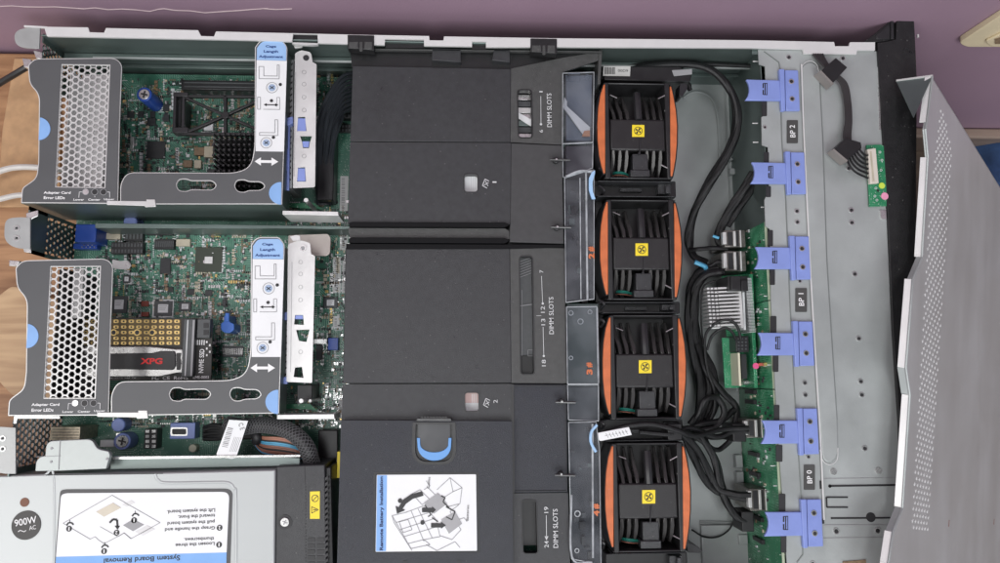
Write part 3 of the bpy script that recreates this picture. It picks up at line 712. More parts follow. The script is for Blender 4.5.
# board labels
for x0, y0, x1, y1 in ((340, 176, 348, 211), (340, 228, 348, 250), (333, 257, 341, 293), (342, 257, 351, 293), (347, 309, 350.5, 345), (346, 347, 350, 384), (333, 316, 339.5, 328), (338, 396, 346, 422)):
    o = MB().box(x0, y0, x1, y1, ZP + .0006, ZP + .0001).build('barcode_label', mat('grey white label', (.55, .56, .55), .5), sb)
    b = MB(); y = y0 + 2
    while y < y1 - 2:
        b.box(x0 + 1.5, y, x1 - (x1 - x0) * .4, y + .8, ZP + .0008, ZP + .0005); y += random.choice((1.3, 1.9, 2.4))
    b.build('barcode', M['grey'], o)
chipset('connector', [(328, 338, 338, 350)], .008, M['dblue']); chipset('connector', [(313, 339, 327, 344)], .008, M['silver']); chipset('slot', [(316, 345, 322, 360)], .004, M['chip'])
o = MB().prism(rnd([(288, 235), (328, 233.5), (331, 238), (330, 254), (326, 256), (312, 256), (300, 256), (288, 255)], 2), .040, .0385).build('metal_shield', mat('brownish silver sheet', (.42, .38, .35), .4, .6), sb, bev=.0004)
# small surface components
def scatter(zones, n, z, parent, name='small_components', big=1.0):
    b = MB(); cols = [M['chip'], M['ceram'], M['lgrey'], M['tan'], M['silver'], M['chip2'], M['gold']]
    wts = [28, 15, 17, 14, 15, 10, 3]
    tot = sum((q[2] - q[0]) * (q[3] - q[1]) for q in zones)
    for q in zones:
        for k in range(int(n * (q[2] - q[0]) * (q[3] - q[1]) / tot)):
            x = random.uniform(q[0], q[2]); y = random.uniform(q[1], q[3])
            b.mi = random.choices(range(7), wts)[0]
            w, h = random.choice(((1.4, .8), (.8, 1.4), (2, 1.1), (1.1, 2), (2.6, 1.8), (1.6, 2.8), (1, 1), (3.4, 2.8) if random.random() < .4 else (1.2, .8)))
            w *= big; h *= big
            if random.random() < .25:   # rows of equal parts
                for j in range(random.randint(3, 7)):
                    dx, dy = ((w + .9) * j, 0) if w < h else (0, (h + .9) * j)
                    if q[0] < x + dx < q[2] - w and q[1] < y + dy < q[3] - h: b.box(x + dx, y + dy, x + dx + w, y + dy + h, z + .0008, z)
            elif x + w < q[2] and y + h < q[3]: b.box(x, y, x + w, y + h, z + random.uniform(.0005, .0015) * big, z)
    return b.build(name, cols, parent, kind='stuff')
scatter([(110, 78, 260, 215), (284, 200, 352, 250), (95, 228, 262, 320), (210, 310, 262, 385), (300, 240, 352, 430), (95, 385, 350, 428), (270, 60, 350, 130)], 4600, ZP, sb)
b = MB()
for k in range(420):
    q = random.choice([(112, 78, 250, 200), (100, 230, 255, 318), (310, 180, 350, 420), (214, 312, 250, 380)])
    x, y = random.uniform(q[0], q[2]), random.uniform(q[1], q[3]); L_ = random.uniform(2, 8)
    b.line([(x, y), (x + L_, y)] if random.random() < .5 else [(x, y), (x, y + L_)], .45, ZP + .0003, .0002)
for t, x, y, w, h, r in (('U12', 205, 132, 8, 3, 0), ('J3', 240, 60, 6, 3, 0), ('SW2', 180, 420, 8, 3, 0)):
    b.line([(x - w / 2, y), (x + w / 2, y)], .6, ZP + .0003, .0002)
b.build('silkscreen_marks', M['lgrey'], sb, kind='stuff')
# side rail under upper and lower riser (support wall) and near rail
mb = MB()
mb.prism([(95, 223), (350, 226), (350, 229), (95, 228)], .045, ZP)
mb.build('riser_rail', M['inner'], ch, bev=.0004)
# ================================================================== lattice frame and mezzanine zone
lf = thing('card_support_frame', 'black plastic lattice frame under the upper riser cage', 'support frame')
z = .046
out = [(173, 92), (262, 92.5), (262, 135.5), (172, 134)]
b = MB()
def bar(p, q, w, zt=z, th=.004): b.line([p, q], w, zt, th)
bar((182, 95.5), (262, 96), 2.6); bar((182, 133.2), (262, 134), 3.0); bar((225, 95), (225, 134), 3.2)
bar((184, 96.5), (225, 115), 2.6, z - .0003); bar((225, 115), (184, 133), 2.6, z - .0003); bar((262, 98), (225, 115), 2.6, z - .0003); bar((225, 115), (262, 131), 2.6, z - .0003)
b.cyl(225, 114.5, 4, z + .0004, z - .004)
b.build('lattice', M['black'], lf, bev=.0005)
b = MB(); bar((175, 92), (173.5, 132), 3, z); bar((183.5, 93), (182.5, 134), 3, z); b.box(172, 127, 188, 132.5, z + .0006, z - .01); b.box(173, 92, 188, 96, z + .0006, z - .01); b.box(177, 96, 181, 128, z - .006, ZP + .002)
b.build('hinge_end', M['gloss'], lf, bev=.0005)
MB().box(204, 123.5, 213, 130, ZP + .004, ZP).build('small_chip', M['label'], lf)
b = MB().wbox(P(180, 95, z).x, P(180, 135, z).y, ZP, P(262, 95, z).x, P(180, 93, z).y, ZP + .001)
# ================================================================== storage adapter and stick drive
ad = thing('adapter_card', 'black adapter card with rows of gold pads below the lower riser cage', 'expansion card')
za = .048
MB().prism([(85, 317.5), (212.5, 318.5), (211, 380.5), (84, 380.5)], za, za - .0016).build('card_board', mat('black circuit board', (.016, .014, .012), .4, 0, .2, 300), ad)
MB().prism([(85, 319), (181, 319.5), (180.5, 345), (85, 345)], za + .0004, za).build('pad_field', mat('bronze mask', (.10, .07, .03), .4, .2), ad)
b = MB(); c = MB()
for k in range(13):
    x = 84 + k * 7.6
    for y, h in ((321.3, 1.6), (327, 1.5), (332.5, 1.6), (338.3, 1.5), (343.2, 1.5)):
        b.prism(rect(x - 1, y - h, x + 4.3, y + h, 1.3), za + .0008, za + .0002); c.cyl(x + 1.6, y, .9, za + .0010, za + .0006)
b.build('gold_pads', M['gold'], ad); c.build('pad_holes', M['ink'], ad)
for x, y in ((113.5, 332.5), (137, 332.5), (152, 332.5)):
    o = MB().ring(x, y, 3.4, 1.2, za + .0014, za).build('mounting_ring', M['gold'], ad); MB().cyl(x, y, 2.2, za + .0012, za + .0004).build('ring_hole', M['ink'], o)
o = MB().box(182.5, 319, 194, 377, za + .006, za).build('drive_connector', M['chip2'], ad, bev=.0005); MB().box(186, 320, 187, 376, za + .0062, za + .006).build('connector_slot', M['lgrey'], o); MB().box(191.5, 320, 193.5, 376, za + .0063, za + .006).build('connector_face', M['grey'], o)
o = MB().box(197, 319, 210, 338, za + .004, za).build('card_plug', M['chip2'], ad, bev=.0005); b = MB()
for k in range(2): b.box(203.5, 323 + k * 7, 208.5, 328 + k * 7, za + .0044, za + .004)
b.build('plug_opening', M['ink'], o)
b = MB()
b.text('NVME SSD', 201.5, 361, 24, 5, za + .0006, 90, bold=.02); b.text('EMS-0003', 201, 377.3, 16, 2.8, za + .0006, 0, bold=.02)
b.text('FC  CE  RoHS', 170, 378, 36, 3.4, za + .0006, 0, bold=.01); b.text('M.2 NVME SSD TO', 122, 377.5, 28, 2, za + .0006, 0)
for k in range(5): b.box(206 + (k % 2) * 3, 341 + k * 3.3, 207.5 + (k % 2) * 3, 343 + k * 3.3, za + .0006, za)
for k in range(4): b.box(197 + k * 2.2, 340, 198 + k * 2.2, 345, za + .0006, za)
b.build('lettering', M['white'], ad)
sd = thing('stick_drive', 'silver and black stick drive with red lettering plugged into the black adapter card', 'solid state drive')
MB().prism(rnd([(84, 346.2), (150, 346.4), (176, 349), (183, 349), (183, 373), (176, 373.5), (160, 377), (84, 377.2)], 1.5), za + .0045, za + .001).build('heat_spreader', M['silver'], sd, bev=.0008)
o = MB().prism(rnd([(84, 354), (152, 353), (160, 351), (174, 351), (175.5, 354), (175.5, 366), (173, 370), (84, 369)], 1), za + .0056, za + .0045).build('centre_cover', M['gloss'], sd, bev=.0004)
MB().prism(rnd([(176.5, 353), (181, 353), (180, 358), (181, 363), (180, 370), (176.5, 370)], .8), za + .0052, za + .0045).build('end_notch', M['black'], sd)
MB().text('XPG', 151.5, 361.2, 22, 6.2, za + .0059, 0, bold=.04).build('lettering', M['red'], o)
# ================================================================== riser cages (one built, one copied)
def cage(label, holes=True):
    e = thing('riser_cage', label, 'riser cage', group='riser cages at the rear')
    z = .0855
    left = rnd([(15.5, 268, 2), (22, 260.5, 7), (106, 258.5, 6), (113, 265, 5), (110.5, 330, 0), (108.5, 415.5, 0), (8, 416, 1), (9, 400, 4), (24, 389, 6), (26, 372, 3), (27, 299, 8), (17, 288, 6)], 3)
    ven = [(51, 267), (100, 266.8), (94.5, 398), (44, 398)]
    right = rnd([(111, 394, 6), (118, 381.5, 8), (232, 380.5, 12), (247, 373, 16), (250.5, 352, 8), (251, 245, 0), (256.5, 237, 6), (279, 237, 3), (284.5, 244, 3), (279, 413.5, 0), (111, 416, 0)], 3)
    key1 = rnd([(169, 394.5), (172, 388.5), (180, 388), (184, 390), (206, 389.5), (211, 394), (207, 399), (184, 399), (180, 401), (172, 400.5)], 3)
    key2 = rnd([(229.5, 394.5), (232, 388.5), (240, 388), (244, 390), (257, 390), (261.5, 394.5), (257, 398.5), (244, 399), (240, 401), (233, 400.5)], 3)
    p = MB(); p.prism(left, z, z - .001, [ven]); p.prism(right, z, z - .001, [key1, key2]); p.build('cage_plate', M['bright'], e)
    f = MB(); f.prism(inset(left, .9), z + .0004, z, [inset(ven, -.8) if 0 else [(50, 266), (101, 265.8), (95.5, 399), (43, 399)]]); f.prism(inset(right, .9), z + .0004, z, [inset(key1, -.9), inset(key2, -.9)])
    face = f.build('printed_face', M['plate'], e)
    MB().hexvent(54, 268.5, 9, 19, 5.85, 7.05, z - .0009, .0009, .77, skew=-.052).build('vent_grille', M['bright'], e)
    # side skirts
    s = MB(); s.prism([(8, 415.4), (279, 413), (279, 413.8), (8, 416.2)], z - .001, .020)
    s.prism([(282, 246), (283.5, 246), (278.5, 413), (277, 413)], z - .001, .058)
    s.build('cage_side', M['inner'], e, bev=.0003)
    c = MB().prism([(97, 412.5), (138, 412.5), (138, 410.5), (147, 410.5), (148, 418.5), (137, 419), (136, 417.6), (97, 417)], .0864, .0855).build('latch_bar', M['bright'], e, bev=.0003)
    # blue touch points
    t = MB(); t.prism(circ(26.2, 336, 12.2, 12.2, 20, -82, 90), z + .0008, z + .0004); t.prism([(278.4, 390)] + circ(278.4, 402, 13, 12.2, 20, 270, 92)[0:0] + [(278.4 + 13 * math.cos(R(a)) * 1.0, 402 + 12.2 * math.sin(R(a))) for a in range(262, 90, -10)] + [(278.0, 413.4)], z + .0008, z + .0004)
    t.build('touch_point', mat('light blue film', (.23, .41, .73), .45), e)
    # instruction label
    l = MB().prism(rnd([(252.6, 259, 0), (284, 259.5, 0), (281.0, 357, 0), (251.6, 357, 0)], 0), z + .0007, z + .0004).build('instruction_label', M['label'], e)
    MB().prism(rnd([(253, 246, 1), (258, 239, 4), (279, 238.8, 2), (283.4, 244, 3), (283.2, 259.2, 0), (252.8, 258.8, 0)], 1), z + .00075, z + .0004).build('label_header', mat('header blue', (.30, .48, .76), .5), l)
    h = MB(); h.text('Cage', 267.5, 244.5, 11, 3.2, z + .001, 0, bold=.03); h.text('Length', 267.5, 250, 15, 3.6, z + .001, 0, bold=.03); h.text('Adjustment', 267.5, 255.6, 25, 3.6, z + .001, 0, bold=.03); h.build('header_lettering', mat('navy ink', (.02, .06, .22), .5), l)
    h = MB(); g = MB(); zz = z + .0011
    for (x, y, m_) in ((255, 262, 0), (253.5, 296, 1), (252.5, 325, 2)):
        if m_ == 0: pts = [(x, y + 4), (x + 5, y + 4), (x + 5, y + 14), (x + 19, y + 14), (x + 19, y + 2), (x + 21, y + 2), (x + 21, y + 17), (x, y + 17), (x, y + 4)]
        elif m_ == 1: pts = [(x, y + 3), (x + 3, y + 3), (x + 3, y + 16), (x, y + 16), (x, y + 3)]
        else: pts = [(x + 3, y + 12), (x + 19, y + 12), (x + 19, y - 2), (x + 22, y - 2), (x + 22, y + 15), (x + 3, y + 15), (x + 3, y + 12)]
        g.line(pts, .55, zz, .0002)
        if m_ == 1: g.line([(x + 20, y + 3), (x + 23, y + 3), (x + 23, y + 16), (x + 6, y + 16)], .5, zz, .0002); g.line([(x + 20, y + 3), (x + 20, y + 13)], .5, zz, .0002)
    g.build('line_drawing', M['grey'], l)
    for x, y in ((268.5, 288.5), (262.5, 348)):
        g2 = MB(); g2.ring(x, y, 6, .5, zz, zz - .0002); g2.build('screw_outline', M['grey'], l)
        MB().cyl(x, y, 3.8, zz, zz - .0003).build('screw_drawing', mat('screw print', (.35, .45, .62), .5), l)
        h.line([(x - 2, y - 1.5), (x + 2, y + 1.5)], .8, zz + .0003, .0002); h.line([(x - 2, y + 1.5), (x + 2, y - 1.5)], .8, zz + .0003, .0002)
    for x, y in ((277.2, 285), (268, 302.5), (270, 342)): h.cyl(x, y, 1.7, zz, zz - .0003)
    h.line([(262, 307), (273, 307)], 1.0, zz, .0002); h.prism([(260, 307), (263, 305.4), (263, 308.6)], zz, zz - .0002); h.prism([(275, 307), (272, 308.6), (272, 305.4)], zz, zz - .0002)
    h2 = h.build('label_symbol', M['ink'], l)
    w = MB(); zz = z + .0008
    w.prism([(250.5, 368), (257, 363.6), (257, 366.6), (268, 366.6), (268, 363.6), (275, 368), (268, 372.4), (268, 369.4), (257, 369.4), (257, 372.4)], zz, zz - .0003)
    w.text('Adapter Card', 45.5, 405.0, 28, 3.6, zz, 0, bold=.03); w.text('Error LEDs', 42.5, 410.2, 22, 3.2, zz, 0, bold=.03)
    w.text('Lower', 68, 411.8, 11, 2.3, zz, 0, bold=.02); w.text('Center', 84, 411.6, 12.5, 2.3, zz, 0, bold=.02); w.text('Upper', 99.5, 411.2, 11, 2.6, zz, 0, bold=.02)
    w.line([(68, 409.6), (68.5, 403.5), (71.5, 403.5)], .45, zz, .0002); w.line([(97.5, 403.2), (100, 403.2), (100, 409.2)], .45, zz, .0002); w.line([(84.5, 407.5), (84.5, 409)], .45, zz, .0002)
    w.build('lettering', M['white'], e)
    d = MB(); 
    for x in (84.5, 93.5): d.cyl(x, 403.2, 3.0, zz, zz - .0003)
    d.build('led_window', M['ink'], e); MB().cyl(75, 403.4, 3.2, zz, zz - .0003).build('led_window', M['silver'], e)
    d = MB()
    for x in (75, 84.5, 93.5): d.ring(x, 403.3, 3.5, .5, zz + .0001, zz - .0003)
    d.build('led_ring', M['grey'], e)
    return e
c2 = cage('lower grey riser cage over the black adapter card, perforated vent at left')
dlt = P(288, 44, .0855) - P(284.5, 241, .0855)
c1 = copy_tree(c2); c1.location = (dlt.x - .0006, dlt.y + .0002, 0)
c1['label'] = 'upper grey riser cage by the mauve wall, over the black lattice frame'
# perforated side strip, bracket and clips beside each cage
def tz(x, y): return None
def bracket(e, pts, zt, cuts, clips, sidex, y0, y1, strip):
    o = MB().prism(pts, zt, zt - .0011, cuts).build('retaining_bracket', M['bright'], e, bev=.0002)
    return o
b1 = bracket(c1, rnd([(295, 53, 2), (301, 50, 2), (311, 52, 3), (312.5, 62, 1), (316.5, 64, 1), (315, 187, 2), (293, 188, 1)], 1), .0780,
             [[(298, 117), (305, 116.5), (306.5, 131), (297, 131)], [(300, 136), (312, 136), (310, 142), (309, 148), (303, 148), (302, 142)], [(298, 167.5), (305, 167), (306, 181.5), (297, 181.5)]], None, 0, 0, 0, 0)
for q in ([(297.5, 118), (305.5, 118), (306, 131), (297, 131)], [(302, 141), (309.5, 141), (308.5, 147), (303, 147)], [(298, 168), (305, 168), (305.5, 181), (297, 181)]):
    MB().prism(q, .0775, .071).build('bracket_clip', M['blue'], c1, bev=.0004)
MB().cyl(306, 57.5, 3, .0786, .078).build('bracket_screw', M['ink'], c1)
b2 = bracket(c2, rnd([(288, 244, 2), (300, 240, 3), (310, 243, 2), (311, 254, 1), (315, 256, 1), (312, 383, 1), (286.5, 382, 1)], 1), .0780,
             [[(295, 315), (303, 315), (304, 325), (294, 324.5)], [(296, 330), (309.5, 329.5), (306.5, 342), (299, 341)], [(295, 367.5), (302, 367), (303.5, 378), (293.5, 377)]], None, 0, 0, 0, 0)
MB().prism([(295.5, 315.5), (302.5, 315.5), (303, 319), (295, 319)], .0772, .071).build('bracket_clip', M['blue'], c2)
o = MB().ring(303, 248, 3.3, 1.3, .0790, .078).build('bracket_screw', M['silver'], c2); MB().cyl(303, 248, 2, .0787, .078).build('screw_recess', M['grey'], o)
MB().prism([(290, 236.5), (296, 235), (300, 236), (300, 240), (293, 241)], .0800, .0785).build('bracket_hook', M['bright'], c2); MB().prism([(293, 44), (299, 42), (303, 43), (302, 47), (295, 48)], .0800, .0785).build('bracket_hook', M['bright'], c1)
for e, x0, y0, x1, y1, k in ((c1, 286.5, 60, 284.5, 188, 0), (c2, 283, 250, 280, 383, 1)):
    s = MB().prism([(x0, y0), (x0 + 7, y0), (x1 + 7.5, y1), (x1, y1)], .066, .030).build('card_side_strip', mat('perforated grey strip', (.36, .37, .37), .4, .6), e)
    d = MB()
    for i in range(20):
        yy = y0 + 3 + i * (y1 - y0 - 6) / 20; xx = x0 + (x1 - x0) * i / 20 + 1
        d.prism([(xx, yy + 2.6), (xx + 2.4, yy), (xx + 2.4, yy + 1.8), (xx, yy + 4.4)], .0663, .066); d.prism([(xx + 3, yy + 1.2), (xx + 5.2, yy - .6), (xx + 5.2, yy + 1.2), (xx + 3, yy + 3)], .0663, .066)
    d.build('strip_holes', M['ink'], s)
b = MB(); b.prism([(285, 118), (293, 116), (293, 123), (285, 126)], .073, .066); b.prism([(284.5, 128), (287.5, 128), (286.5, 170), (283.5, 170)], .072, .066); b.prism([(287, 120), (290, 120), (289, 190), (285, 190)], .069, .0662); b.build('side_clip', M['blue'], c1, bev=.0004)
b = MB(); b.prism([(284, 312), (290.5, 312), (290.5, 320), (284, 320)], .073, .066); b.prism([(280.5, 318), (284, 318), (282.5, 362), (279.5, 362)], .072, .066); b.prism([(281, 377), (288, 377), (287, 384), (281, 384)], .071, .066); b.build('side_clip', M['mblue'] if 0 else M['blue'], c2, bev=.0004)
# metal rests and riser boards under the brackets
MB().prism([(282.5, 210.5), (338, 211.5), (338.5, 215.5), (282.5, 214.5)], .0800, .050).build('cage_rest', M['bright'], c1, bev=.0003)
MB().prism([(277, 414.8), (334, 414.2), (334.5, 419.2), (277, 419.4)], .0800, .050).build('cage_rest', M['bright'], c2, bev=.0003)
for e, x, y, dx in ((c1, 305, 203, 0), (c2, 300, 404, -3)):
    MB().prism([(x - 21, y), (x + 10, y), (x + 17, y + 6), (x - 21, y + 4)], .035, .0335).build('riser_board', M['pcb2'], e)
    MB().cyl(x + 1, y - 3, 2.2, .072, .02).build('riser_post', M['bright'], e); 
    if e is c2: MB().cyl(x + 10, y - 3, 1.6, .060, .02).build('riser_post', M['bright'], e)
MB().box(297, 385, 312, 402, .045, ZP).build('riser_slot', M['gloss'], c2, bev=.0005)
o = MB().box(318, 120, 334, 200, .034, ZP).build('riser_slot', M['gloss'], c1, bev=.0008)
for e_, m_, x_, y0_, y1_ in ((c1, M['bright'], 66, 70, 192), (c2, M['ink'], 55, 268, 398)):
    xx = P(x_, (y0_ + y1_) / 2, .080).x
    MB().wbox(xx, P(x_, y1_, .080).y, .018, xx + .001, P(x_, y0_, .080).y, .080).build('slot_bracket', m_, e_)
# pale card bodies seen through the vents
o = MB().box(78, 74, 106, 196, .062, .058).build('blank_card', M['bright'], c1); o = MB().box(72, 268, 82, 318, .066, .060).build('blank_card', M['bright'], c2); o = MB().box(52, 330, 92, 400, .040, .034).build('inner_rib', M['ink'], c2)
# ================================================================== black and silver power supply
ps = thing('power_supply', 'silver power supply cover with removal instruction label and black fan end', 'power supply')
zt = .082
psu = [(-60, 478.5), (0, 475.2), (60, 472.5), (172, 470.6), (176, 464.8), (275.5, 463.5), (274.5, 563), (274, 600), (-60, 600)]
psu = [(-60, 478), (45, 474.3), (163, 472.6), (275.5, 469.8), (274, 600), (-60, 600)]
cov = MB().prism(psu, zt, .006).build('cover', mat('brushed cover steel', (.42, .44, .44), .38, .3, .05, 12, .05, 700, aniso=(.2, 1, 1)), ps, bev=.0012)
MB().tube([(155, 474, zt), (158, 480, zt), (168, 483, zt), (210, 482.5, zt), (228, 483, zt), (234, 489, zt), (236, 500, zt), (236, 600, zt)], .0012, 6, flat=.4).build('raised_edge', cov.data.materials[0], cov)
MB().tube([(45, 474.5, zt), (54, 480, zt), (54, 600, zt)], .0009, 6, flat=.4).build('raised_edge', cov.data.materials[0], cov)
lab = MB().prism(rnd([(60, 491, 4), (64, 489.5, 3), (229, 488.8, 6), (232.5, 493, 3), (229, 600, 0), (52, 600, 0)], 5), zt + .0004, zt).build('label_border', mat('dark grey border', (.07, .07, .072), .45), cov)
MB().prism(rnd([(61, 495, 4), (66, 493.4, 3), (226, 492, 5), (229.2, 496, 3), (226.6, 552.6, 0), (56, 557.0, 0)], 4), zt + .0007, zt + .0004).build('instruction_label', M['label'], lab)
MB().prism([(56, 557.0), (226.6, 552.6), (225.5, 600), (53, 600)], zt + .0007, zt + .0004).build('label_band', mat('band blue', (.20, .40, .75), .5), lab)
t = MB(); zz = zt + .0010
for s_, x, y, w, h in (('Lift the system board.', 191, 510.8, 48, 4.6), ('toward the front.', 196.5, 516.7, 37, 3.6), ('pull the system board', 191, 522.5, 47, 4.4), ('Grasp the handle and', 190, 528.6, 50, 4.2), ('thumbscrews.', 199, 539.4, 30, 3.4), ('Loosen the three', 195, 544.8, 39, 3.4), ('System Board Removal', 142, 559, 76, 6.6)):
    t.text(s_, x, y, w, h, zz, 181.5, bold=.012)
for x, y in ((219.5, 528), (219, 545), (69, 529), (104, 551.5), (134, 520.5), (116.5, 533)): t.cyl(x, y, 2.9, zz, zz - .0002)
for x, y in ((69.5, 524), (104.5, 546.5), (135, 515)):
    t.line([(x - 3, y + 1.5), (x - 1, y - 1), (x + 2, y - 1), (x + 4, y + 1)], 1.5, zz, .0002); t.line([(x, y - 4), (x + .5, y - 1)], .6, zz, .0002)
t.line([(109.5, 523), (113, 519.5), (117, 520), (117.5, 527)], 2, zz, .0002); t.prism([(114.5, 526), (120, 526), (117.5, 530)], zz, zz - .0002)
t.build('lettering', M['ink'], lab)
w = MB()
for s_, x, y in (('2', 219.5, 528), ('1', 219, 545), ('1', 69, 529), ('1', 104, 551.5), ('1', 134, 520.5), ('2', 116.5, 533)): w.text(s_, x, y, 2.2 if s_ == '2' else 1.2, 3.6, zz + .0003, 181, bold=.02)
w.build('number_lettering', M['white'], lab)
g = MB(); g.line([(63, 523.5), (112, 495.5), (160, 523), (131, 539), (124, 533.5), (104, 544), (98, 540), (95, 537), (90, 539.5), (63, 523.5)], .55, zz, .0002); g.line([(131, 539), (124, 533), (118, 537), (100, 527)], .4, zz, .0002); g.build('outline_drawing', M['grey'], lab)
g = MB(); g.prism([(96, 512), (113, 503), (121, 508), (104, 517)], zz, zz - .0002); g.build('drawn_module', mat('beige print', (.60, .55, .45), .5), lab)
g = MB(); g.prism([(123, 525.5), (133, 519.5), (144, 525), (133, 531.5)], zz, zz - .0002); g.build('drawn_module', M['grey'], lab); g = MB(); g.prism([(135, 532), (147, 525.6), (155, 529.5), (143, 536)], zz, zz - .0002); g.prism([(122, 505), (131, 500.5), (135, 503), (127, 507)], zz, zz - .0002) ; g.build('drawn_module', mat('light print', (.68, .68, .68), .5), lab)
bd = MB().cyl(26, 525.5, 14.6, zt + .0006, zt, 40).build('power_badge', mat('badge black', (.05, .048, .046), .5), cov)
MB().text('900W', 25.5, 521.5, 22, 7, zt + .0009, 10, bold=.01).text('AC', 32.5, 527.8, 6.8, 4.2, zt + .0009, 10).line([(18, 532), (20, 530.5), (22, 531.2), (24, 532.0), (26, 530.6)], .7, zt + .0009, .0002).build('lettering', M['white'], bd)
MB().cyl(24.5, 502.5, 4.6, zt + .0003, zt, 24).build('cover_hole', mat('hole brown', (.18, .08, .05), .6), cov)
MB().line([(45, 475.2), (163, 473.6)], .8, zt + .0004).build('seam', M['ink'], cov)
# black fan end
fe = MB().prism([(276, 466.5), (325, 464.5), (327, 600), (274.5, 600)], .080, .006).build('fan_end', M['baffle'], ps, bev=.0010)
MB().prism([(324, 468), (331, 467), (334, 600), (326, 600)], .074, .006).build('fan_end_side', M['black'], ps, bev=.0008)
b = MB(); b.line([(304.5, 466), (305, 483)], .6, .0803); 
for k in range(26): b.cyl(305.5 + (k % 2) * .3, 484 + k * 3.1, .8, .0803, .08, 8)
for k in range(22): b.prism([(325, 478 + k * 5.5), (328, 476 + k * 5.5), (328, 479 + k * 5.5), (325, 481 + k * 5.5)], .0803, .0795)
for r in range(5):
    for c in range(2): b.prism(rect(307.5 + c * 9.2, 538 + r * 6.0, 315 + c * 9.2, 542.2 + r * 6.0, .8), .0804, .0798)
b.build('vent_slot', M['ink'], fe)
o = MB().cyl(284.7, 522.5, 7.2, .0806, .0800, 28).build('screw_recess', M['ink'], fe); MB().cyl(284.7, 522.5, 4.5, .0816, .0806, 24).build('screw', M['silver'], o, bev=.0003)
b = MB(); b.line([(282.4, 521.5), (287, 523.5)], 1, .0819, .0002); b.line([(283.6, 524.9), (285.7, 520.2)], 1, .08195, .0002); b.build('screw_cross', M['grey'], o)
y = MB().prism([(310, 491.8), (319.8, 491.4), (319.6, 519), (310, 519)], .0804, .08).build('warning_sticker', M['yellow'], fe)
b = MB(); b.ring(315, 498.6, 3.6, .6, .0806, .0804); b.line([(312.6, 501), (317.4, 496.2)], .6, .0806, .0002)
b.line([(311.6, 507), (318.4, 510), (311.6, 513.4), (311.6, 507)], .6, .0806, .0002); b.line([(313, 510.1), (316.5, 510.1)], .7, .0806, .0002); b.build('warning_symbol', M['ink'], y)
# rail and brackets above power supply
mb = MB(); mb.prism([(110, 458), (275, 456), (300, 458), (300, 466), (110, 470)], .070, .068); mb.build('power_bay_wall', mat('grey green steel', (.20, .24, .23), .4, .6), ch, bev=.0006)
MB().prism([(112, 457), (300, 455), (300, 457), (112, 459.5)], .073, .068).build('bay_flange', M['silver'], ch)
b = MB().prism(rnd([(35, 471.5, 1), (36, 461, 3), (40, 457, 2), (45, 456, 0), (46, 445, 3), (50, 441, 3), (92, 439, 6), (97, 449, 4), (109, 451.5, 2), (110, 456, 1), (106, 469, 1), (60, 471, 0)], 2), .0825, .078)
o = b.build('rear_bay_plate', M['steel'] if 0 else mat('zinc plate', (.42, .45, .44), .4, .35), ch, bev=.0006)
b = MB(); b.line([(60, 440), (58.5, 470)], .7, .0829); b.line([(36, 457), (61, 456)], .4, .0829)
for x, yy in ((51.5, 448.5), (51, 462), (107, 459)): b.cyl(x, yy, 1.3, .0829, .0825)
b.build('plate_seam', M['grey'], o)
# power cables from the power supply
wl = thing('power_supply_cable', 'braided black sleeve with brown and blue wires arching over the power supply', 'cable bundle')
lp_ = [(228, 424, .05), (243, 427, .057), (262, 425, .062), (284, 429, .068), (299, 438, .071), (308, 450, .069), (314, 470, .06)]
MB().tube(lp_, .0062, 12, 10).build('sleeve', mat('loom black', (.012, .012, .013), .5), wl)
MB().braid(lp_, .0064, .00030, 9, .024, 14).build('sleeve_braid', mat('braid filament', (.13, .13, .135), .35), wl)
for i in range(12):
    f = i / 11; m_ = (M['copper'], M['copper'], M['ink'], M['sky'], M['sky'], M['copper'], M['copper'], M['ink'], M['copper'], M['copper'], M['sky'], M['ink'])[i]
    MB().tube([(252, 433 + i * .7, .045), (262, 437 + i * 1.5, .056 - f * .006), (278, 438 + i * 1.75, .062 - f * .008), (292, 441 + i * 1.6, .062 - f * .008), (303, 448 + i * 1.1, .055), (308, 463, .045)], .0010, 6, 8).build('wire', m_, wl)
MB().tube([(255, 434, .055), (257, 437, .057), (256, 442, .054)], .004, 10).build('tie', M['ink'], wl)
b = MB()
for i in range(6): b.tube([(204, 428 + i * 2.2, .03 + (i % 2) * .004), (214, 425 + i * 2.8, .04), (228, 428 + i * 2, .047), (252, 432 + i, .05)], .0018, 6, 6)
o = b.build('black_wire_bundle', M['cable']); tag(o, 'bundle of black wires passing under the white paper tag', 'cable bundle')
tg = thing('paper_tag', 'white paper tag with barcode wrapped on the wires above the power supply', 'paper tag')
zq = .072
l = MB().prism([(229, 420), (248, 421), (236, 458), (232, 459), (217, 457), (216.5, 454)], zq, zq - .0005).build('tag_paper', M['label'], tg)
b = MB(); c, s_ = 1, 0
for k in range(12):
    t_ = k / 12; x, yy = 227.5 - 6 * t_, 428 + 20 * t_; b.line([(x, yy), (x + 5.5, yy + 1)], .6 if k % 3 else 1.1, zq + .0002, .0001)
for k in range(5): b.line([(236.5 + k * 1.6 - 2, 437 + k * .2), (231.5 + k * 1.6 - 2, 452)], .35, zq + .0002, .0001)
b.text('C E', 241.5, 426.5, 7, 5, zq + .0002, -70, bold=.03)
b.build('print', M['grey'], l)
# dark corner beyond power supply
MB().prism([(318, 430), (338, 430), (338, 470), (318, 466)], .03, ZP).build('black_connector_block', M['black'], sb, bev=.001)
MB().box(337, 452, 341.5, 478, .050, .02).build('yellow_label_block', M['yellow'], sb)
